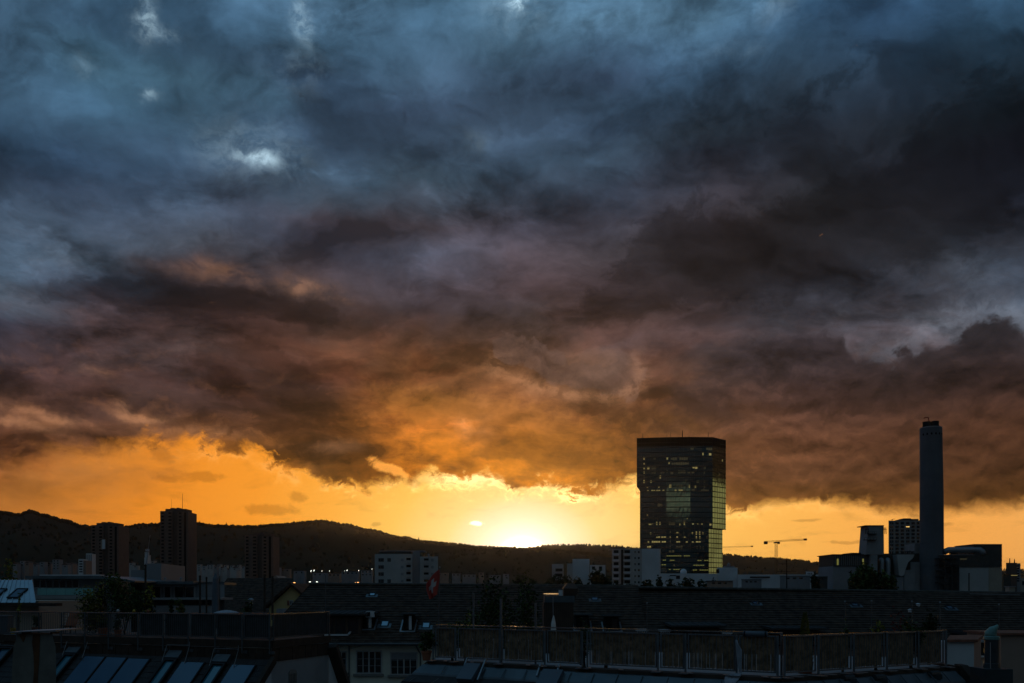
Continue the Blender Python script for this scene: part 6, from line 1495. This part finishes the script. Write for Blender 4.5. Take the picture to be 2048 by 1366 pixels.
# tile roof below the skirt
for i, (o_, d_, n_, L_) in enumerate(((B0, d1, n1, L1), (BM, d2, n2, L2))):
    pl = Plane(o_ + n_ * .56 + Vector((0, 0, ZB - .52)), d_, n_ * math.cos(math.radians(40)) + Vector((0, 0, -math.sin(math.radians(40)))))
    ht, hb = (nm * (.56 * mit)).dot(d_), (nm * ((.56 + 4.0 * math.cos(math.radians(40))) * mit)).dot(d_)
    mb = tiled(pl, ((-.5 if i == 0 else ht, 0), (L_ + (ht if i == 0 else .4), 0), (L_ + (hb if i == 0 else 1.8), 4.0), (-2.6 if i == 0 else hb, 4.0)), 12, lift=.045, nx=40, seed=20 + i)
    rf = mb.build('roof', M['slate'], TB, fixn=False)
    if i == 0:
        PLB1 = pl
        for (px, py, w) in ((929, 1345, 30), (1085, 1358, 40)):
            a0, b0 = pl.px(px, py); a1, _ = pl.px(px + w, py + 2); h = MB(); pl.slab(h, a0, a1, b0 - .25, b0 + .5, .06, .22); h.build('roof_hatch', M['plastic_blue'], rf)
        for (x0, y0, x1, y1) in ((937, 1322, 929, 1346), (974, 1325, 958, 1366), (1122, 1334, 1112, 1362), (1084, 1333, 1076, 1358)):
            a0, b0 = pl.px(x0, y0); a1, b1 = pl.px(x1, y1); h = MB(); pl.bar(h, (a0, b0), (a1, b1), .05, .10, .16); h.build('ladder_rail', M['galv'], rf)
    else:
        for (px, py) in ((1690, 1363), (1752, 1362), (1862, 1354)):
            a0, b0 = pl.px(px, py); h = MB(); P = pl.w(a0, b0, .05); h.tube([P + d_ * -.12 + Vector((0, 0, .06)), P + d_ * .3 + Vector((0, 0, .06))], .10, 10); h.box(P.x - .12, P.x + .3, P.y - .05, P.y + .3, P.z - .1, P.z + .05); h.build('roof_vent', M['vent_dark'], rf)
# side board at the right end
b = MB(); e = BE + Vector((0, 0, ZB)); b.frame_box(e + Vector((.02, 0, -.42)), (.42, 0, -.05), (.1, 1.2, 0), (0, 0, .44)); b.prism([e + Vector((.40, -.1, .02)), e + Vector((.62, -.1, .02)), e + Vector((1.55, -.9, -.9)), e + Vector((1.9, -1.3, -1.5)), e + Vector((1.1, -1.3, -1.5)), e + Vector((.40, -.1, -.5))], (.06, .5, 0)); b.build('barge_board', M['wood_dark'], TB)
# left end of the skirt
b = MB(); r = ring(.14, ZB - .05); r2 = ring(.62, ZB - .45); b.quad(r[0], r2[0], B0 + Vector((.1, 3.0, ZB - .45)) - d1 * .4, B0 + Vector((.25, 2.6, ZB - .05))); b.build('zinc_end', M['zinc'], TB, fixn=False)

t = thing('railing', 'long railing lined with brown reed screens around the right roof terrace', 'railing', (BM.x, BM.y, ZB))
railing(t, B0, d1, n1, [s_on(B0, d1, p) for p in (868, 913, 1002, 1091, 1166, 1176, 1317, 1372, 1474, 1556)], .1, L1, ZB, 1.13, 0, screen='reed', lift=.075, foot=True, seed=11)
railing(t, BM, d2, n2, [s_on(BM, d2, p) for p in (1566, 1634, 1705, 1771, 1834, 1889)], 0, L2, ZB, 1.13, 0, screen='reed', lift=.0, foot=True, seed=12)
def onB(px, back, z=None):
    o, d, n, L = (B0, d1, n1, L1) if px < 1560 else (BM, d2, n2, L2)
    o2 = o - n * back; s = s_on(o2, d, px); p = o2 + d * s; return Vector((p.x, p.y, ZB - .05))
# pot standing on the zinc edge
p = B0 - d1 * .22 + n1 * .1 + Vector((0, 0, ZB - .05)); p = Vector((X_(853, p.y), p.y, p.z))
pot_at(p, .18, .34, 'terracotta pot with leafy shrub outside the left end of the reed railing', plant=1, ph=.75, pr=.34, seed=15, mats=('leaf_mid', 'leaf_dark'), n=520, leaf=.055)
# shrubs of terrace B
bush(905, .3, 1238, 44, 'yellow-green trailing plant over the left end of the reed railing', 81, ('leaf_yellow', 'leaf_mid'), 420, onB, .05)
bush(932, .3, 1230, 26, 'upright yellow-green plant over the reed railing', 82, ('leaf_yellow', 'leaf_mid'), 260, onB, .05)
bush(1168, .35, 1242, 28, 'dark palm-like plant above the reed railing by the brown box', 83, ('leaf_mid', 'leaf_dark'), 260, onB, .06)
bush(1212, .35, 1240, 18, 'small thin plant in the middle of the reed railing', 84, ('leaf_mid', 'leaf_dark'), 120, onB, .045)
bush(1686, .4, 1252, 50, 'low green plant left of the yellow shrub on the right railing', 85, ('leaf_mid', 'leaf_dark'), 360, onB, .05)
bush(1752, .3, 1246, 36, 'low yellow shrub showing above the right reed railing', 86, ('leaf_yellow', 'leaf_mid'), 420, onB, .05)
bush(1822, .25, 1240, 52, 'bushy green plant spilling over the right reed railing', 87, ('leaf_mid', 'leaf_dark'), 800, onB, .055)
bush(1857, .8, 1233, 36, 'dark bushy plant near the right end of the railing', 88, ('leaf_dark', 'leaf_dark'), 620, onB, .055)
bush(1795, .9, 1228, 30, 'sparse dark red plant behind the bushy green one', 89, ('leaf_red', 'leaf_red'), 170, onB, .05)
p = onB(1610, .7); t = thing('conifer', 'small pointed yellow-green conifer on the right terrace', 'conifer', p); zt = Z_(1227, p.y); h = zt - p.z
c = MB(); rc = random.Random(91)
for k in range(1300):
    q = rc.random() ** .8; r = .25 * (1 - q) ** .75 * (.55 + .45 * rc.random()) + .015; a = rc.random() * 6.283; z = p.z + .35 + (h - .35) * q
    v = Vector((p.x + math.cos(a) * r, p.y + math.sin(a) * r, z)); up = Vector((math.cos(a) * .4, math.sin(a) * .4, 1)).normalized() * rc.uniform(.04, .09); sd = up.orthogonal().normalized() * .018
    c.cur = int(rc.random() < .45); c.add([v - sd, v + sd, v + up], [(0, 1, 2)])
c.build('foliage', [M['leaf_yellow'], M['leaf_mid']], t, fixn=False)
b = MB(); b.tube([p, p + Vector((0, 0, h * .6))], .03, 6); b.build('trunk', M['bark'], t)
b = MB(); b.lathe(p, [(.2, 0), (.25, .34), (.22, .34)], 14); b.build('pot', M['pot'], t)
# shrubs and a lamp on the strip behind, left half
def onC(px, back): return Vector((X_(px, 38 + back), 38 + back, 17.5))
bush(985, 0, 1188, 130, 'large loose dark shrub behind the reed railing before the tiled roof', 92, ('leaf_dark', 'leaf_mid'), 3200, onC, .075)
bush(1045, 1, 1180, 80, 'taller wispy dark shrub left of the brown box', 93, ('leaf_dark', 'leaf_mid'), 2200, onC, .075)
bush(925, 2, 1215, 80, 'low dark shrub behind the yellow-green railing plant', 94, ('leaf_dark', 'leaf_mid'), 1500, onC, .07)
for (px, y0, lab) in ((947, 1188, 'thin grey pole with a small curved top before the dark shrubs'), (1002, 1198, 'thicker grey pole rising from the reed railing'), (1071, 1206, 'faint thin pole left of the brown box'), (1563, 1264, 'short dark pole at the railing corner')):
    p = onB(px, .25 if px != 947 else 1.5); t = thing('pole', lab, 'pole', p); zt = Z_(y0, p.y)
    pts = [p, Vector((p.x, p.y, zt))]
    if px == 947: pts.append(Vector((p.x - .05, p.y, zt + .03)))
    b = MB(); b.tube(pts, .035 if px != 1002 else .045, 8); b.build('pole', M['rail'], t)
    b = MB(); b.lathe(p, [(.08, 0), (.08, .03), (.04, .04)], 8); b.build('foot', M['galv'], t)
# flag on its pole
p = onB(876, 1.2); t = thing('flagpole', 'thin dark flagpole at the left end of the reed railing', 'flagpole', p); zt = Z_(1136, p.y)
b = MB(); b.tube([p, Vector((X_(879.5, p.y), p.y, zt))], [.03, .016], 8); b.build('pole', M['rail_dark'], t)
b = MB(); b.lathe(Vector((X_(879.5, p.y), p.y, zt)), [(.018, 0), (.035, .03), (.01, .06)], 8); b.build('finial', M['galv'], t)
Yf = p.y
t = thing('flag', 'red flag with white cross hanging folded from the thin pole', 'flag', at(876, 1190, Yf))
b = MB(); N = 40
def fl(u, v):
    hx, hy = 879 - 3.0 * v, 1139 + 50 * v
    fx, fy = 853 + 5 * v, 1166 + 32 * v
    e = u ** .9; x = hx + (fx - hx) * e; y = hy + (fy - hy) * (u ** 1.25)
    y += 3.5 * math.sin(u * 3.1) * (v - .3); x += 1.5 * math.sin(v * 5 + u * 3)
    d = .10 * math.sin(u * 9 + v * 2.2) * (.25 + u)
    return Vector((X_(x, Yf), Yf - .05 + d, Z_(y, Yf)))
for i in range(N + 1):
    for j in range(N + 1): b.v.append(tuple(fl(i / N, j / N)))
for i in range(N):
    for j in range(N):
        u, v = (i + .5) / N, (j + .5) / N
        cross = (abs(u - .5) < .10 and abs(v - .5) < .31) or (abs(v - .5) < .10 and abs(u - .5) < .31)
        b.f.append([i * (N + 1) + j, (i + 1) * (N + 1) + j, (i + 1) * (N + 1) + j + 1, i * (N + 1) + j + 1]); b.mi.append(1 if cross else 0)
fo = b.build('cloth', [M['flag_red'], M['flag_white']], t, smooth=True, fixn=False)
so = fo.modifiers.new('thickness', 'SOLIDIFY'); so.thickness = .004
# brown lift housing with hood, vent pipe and lit lid
Yb = 33.5
t = thing('lift_housing', 'brown clad box with funnel-shaped hood and white pipe on the terrace', 'roof box', (X_(1118, Yb), Yb, ZB))
b = MB(); b.box(X_(1088, Yb), X_(1147, Yb), Yb, Yb + 1.6, ZB - .05, Z_(1205, Yb)); b.build('wall', M['brown_clad'], t)
rb = MB()
for k in range(15): rb.box(X_(1089 + k * 4, Yb), X_(1090.2 + k * 4, Yb), Yb - .02, Yb - .003, ZB, Z_(1206, Yb))
rb.build('rib', M['wood_dark'], t)
b = MB(); b.box(X_(1090, Yb), X_(1149, Yb), Yb - .03, Yb + 1.65, Z_(1204.9, Yb), Z_(1191.5, Yb)); b.build('band', M['rail_dark'], t)
b = MB(); c_ = at(1106, 1189, Yb + .5); rx_ = Matrix.Rotation(math.radians(3.0), 3, 'X'); b.tube([c_, c_ + rx_ @ Vector((0, 0, .03))], [.40, .40], 28); b.build('lid', M['polished'], t)
b = MB(); b.tube([at(1121.5, 1192, Yb + .2), at(1121.5, 1180, Yb + .2)], .085, 14); b.build('vent_pipe', M['white_metal'], t)
b = MB()
cx = X_(1142, Yb)
def sq(px0, px1, py, y0, y1): return [(X_(px0, Yb), y0, Z_(py, Yb)), (X_(px1, Yb), y0, Z_(py, Yb)), (X_(px1, Yb), y1, Z_(py, Yb)), (X_(px0, Yb), y1, Z_(py, Yb))]
lv = [sq(1130, 1150, 1205, Yb + .3, Yb + .8), sq(1127, 1156.5, 1177, Yb + .1, Yb + 1.0), sq(1135, 1150, 1166, Yb + .35, Yb + .75)]
b.v = sum(lv, []); b.f = [[0, 1, 2, 3], [8, 9, 10, 11]]
for k in range(2):
    for q in range(4): b.f.append([k * 4 + q, k * 4 + (q + 1) % 4, k * 4 + 4 + (q + 1) % 4, k * 4 + 4 + q])
b.mi = [0] * len(b.f); b.build('hood', M['brown_clad'], t)
p = Vector((X_(1107, Yb - .7), Yb - .7, ZB - .05)); t = thing('closed_parasol', 'closed white parasol in front of the brown box', 'parasol', p)
b = MB(); zt = Z_(1193, p.y); b.tube([p, Vector((X_(1106, p.y), p.y, zt))], .012, 8); b.build('pole', M['galv'], t)
b = MB(); zc_ = Z_(1231, p.y); b.lathe(p, [(.10, .55), (.12, .75), (.09, (zc_ - p.z) * .8), (.02, zc_ - p.z)], 9); b.build('canopy', M['cloth_white'], t)
# garden furniture just behind the screens
for k, (px, lab) in enumerate([(965, 'white garden table on the right terrace left of centre'), (1035, 'white garden table on the right terrace beside the thicker grey pole')]):
    p = onB(px, 1.3); t = thing('garden_table', lab, 'table', p)
    b = MB(); b.frame_box(p + Vector((-.45, -.35, .70)), (.9, 0, 0), (0, .7, 0), (0, 0, .03)); b.build('tabletop', M['white_metal'], t)
    for (dx_, dy_) in ((-.4, -.3), (.4, -.3), (-.4, .3), (.4, .3)):
        b = MB(); b.bar(p + Vector((dx_, dy_, 0)), p + Vector((dx_, dy_, .698)), .035); b.build('leg', M['white_metal'], t)
# rolled awning, hanging mesh sheet
p0, p1 = P2(B0, d1, s_on(B0, d1, 1487), ZB + 1.17), P2(B0, d1, s_on(B0, d1, 1535), ZB + 1.17)
t = thing('rolled_awning', 'rolled grey awning lying on the reed railing near its corner', 'awning', p0)
b = MB(); b.tube([p0, p1], .075, 14); b.build('roll', M['plastic_blue'], t, smooth=True)
for q in (.06, .94):
    b = MB(); c_ = p0.lerp(p1, q); b.tube([c_ - d1 * .02, c_ + d1 * .02], .085, 14); b.build('strap', M['black_metal'], t)
t = thing('mesh_sheet', 'pale mesh sheet hanging off the reed railing beside the rolled awning', 'sheet', P2(B0, d1, s_on(B0, d1, 1478), ZB))
b = MB(); nn = 14
pr = [(1470.5, 1474, 1280), (1471, 1477, 1290), (1472, 1484, 1300), (1473.5, 1484.5, 1315), (1475.5, 1484, 1330), (1479, 1483, 1345), (1452, 1483, 1350), (1452, 1480, 1360), (1456, 1472, 1372)]
for (l, r, y) in pr:
    for q in range(nn + 1):
        px = l + (r - l) * q / nn; s = s_on(B0 + n1 * .12, d1, px); pp = B0 + n1 * (.12 + .015 * math.sin(q * 1.9 + y * .1) + max(0, y - 1345) * .012) + d1 * s; b.v.append((pp.x, pp.y, Z_(y, pp.y)))
for k in range(len(pr) - 1):
    for q in range(nn): b.f.append([k * (nn + 1) + q, k * (nn + 1) + q + 1, (k + 1) * (nn + 1) + q + 1, (k + 1) * (nn + 1) + q]); b.mi.append(0)
so_ = b.build('sheet', M['mesh_cloth'], t, smooth=True, fixn=False); q_ = so_.modifiers.new('thickness', 'SOLIDIFY'); q_.thickness = .006

# ---- walls and cowl at the lower right corner
Y = 33
t = thing('stair_house', 'white rendered wall with terracotta coping right of the reed railing', 'roof house', (X_(1925, Y), Y, 12))
b = MB(); b.box(X_(1893, Y), X_(1948, Y), Y, Y + 1.2, 10, Z_(1284, Y)); b.build('wall', M['render_white'], t)
b = MB(); b.prism([(X_(1948.1, Y), Y, 10), (X_(1948.1, Y), Y, Z_(1285, Y)), (X_(1962, Y + 3.2), Y + 3.2, Z_(1285, Y)), (X_(1962, Y + 3.2), Y + 3.2, 10)], (-.05, .05, 0)); b.build('side_wall', M['render_pink'], t)
b = MB(); b.prism([(X_(1890, Y), Y - .12, Z_(1284, Y) + .003), (X_(1952, Y), Y - .12, Z_(1284, Y) + .003), (X_(1966, Y + 3.3), Y + 3.3, Z_(1284, Y) + .003), (X_(1900, Y + 3.3), Y + 3.3, Z_(1284, Y) + .003)], (0, 0, .10)); b.build('coping', M['tile_red'], t)
Y = 40
t = thing('stair_house', 'pink rendered wall with terracotta coping at the right edge', 'roof house', (X_(2040, Y), Y, 10))
b = MB(); b.box(X_(2002, Y), X_(2120, Y), Y, Y + 3, 8, Z_(1270, Y)); b.build('wall', M['render_pink'], t)
b = MB(); b.box(X_(1996, Y), X_(2124, Y), Y - .15, Y + 3.1, Z_(1270, Y) + .003, Z_(1266, Y)); b.build('coping', M['tile_red'], t)
b = MB(); b.box(X_(1957, Y), X_(2001.9, Y), Y + .4, Y + 3, 8, Z_(1284, Y)); b.build('recess_wall', M['grey_wall'], t)
o = window(t, X_(1960, Y + .4), X_(1975, Y + .4), Z_(1312, Y), Z_(1286, Y), Y + .4, frame=.09)
b = MB(); b.box(X_(1956, Y), X_(1984, Y), Y + .2, Y + .33, Z_(1315.5, Y), Z_(1313, Y)); b.build('sill', M['white_metal'], o)
b = MB(); b.box(X_(1978.6, Y), X_(1981.2, Y), Y + .3, Y + .36, Z_(1306, Y), Z_(1297.5, Y)); b.box(X_(1979.5, Y), X_(1981.5, Y), Y + .3, Y + .36, Z_(1327, Y), Z_(1324, Y)); b.build('glint_strip', M['lamp_warm'], t)  # glowing strips stand in for small orange glints, no lamp here
Y = 25
t = thing('flue', 'dark square flue with green copper cowl at lower right', 'flue', (X_(1995, Y), Y, 15))
b = MB(); b.box(X_(1969, Y), X_(2022, Y), Y - .1, Y + .8, 14, Z_(1338, Y)); b.build('plinth', M['vent_dark'], t)
b = MB(); b.lathe((X_(1995, Y), Y + .3, Z_(1338, Y)), [(.23, 0), (.215, .14), (.20, .16), (.20, Z_(1281, Y) - Z_(1338, Y))], 16); b.build('pipe', M['vent_dark'], t)
b = MB(); b.lathe((X_(1995, Y), Y + .3, Z_(1281, Y)), [(.2, 0), (.225, .02), (.225, .10), (.19, .12)], 16); b.build('collar', M['copper'], t)
b = MB(); b.tube([(X_(1993, Y), Y + .3, Z_(1275, Y)), (X_(1993, Y), Y + .3, Z_(1267, Y)), (X_(1996, Y), Y + .25, Z_(1260, Y)), (X_(2002, Y), Y + .2, Z_(1253, Y)), (X_(2003, Y), Y + .2, Z_(1250, Y))], [.17, .165, .12, .05, .02], 14); b.build('cowl', M['copper'], t, smooth=True)
b = MB(); b.tube([(X_(1983, Y), Y + .06, Z_(1340, Y)), (X_(1983, Y), Y + .06, Z_(1285, Y))], .012, 5); b.build('stay', M['galv'], t)

# ================================================================== evening haze over the whole town
hz = MB(); hz.box(-7000, 7000, -60, 9000, -1.0, 345)
ho = hz.build('haze', bpy.data.materials.new('haze_mat')); ho['kind'] = 'stuff'; ho['label'] = 'thin evening haze lying over the town and hills'; ho['category'] = 'haze'
hm = ho.data.materials[0]; hm.use_nodes = True; nt = hm.node_tree; nt.nodes.clear()
ou = nt.nodes.new('ShaderNodeOutputMaterial'); pv = nt.nodes.new('ShaderNodeVolumePrincipled')
pv.inputs['Density'].default_value = 0.000021; pv.inputs['Color'].default_value = (0.9, 0.9, 0.9, 1); pv.inputs['Anisotropy'].default_value = 0.85
nt.links.new(pv.outputs[0], ou.inputs['Volume'])
hm.cycles.homogeneous_volume = True if hasattr(hm.cycles, 'homogeneous_volume') else False
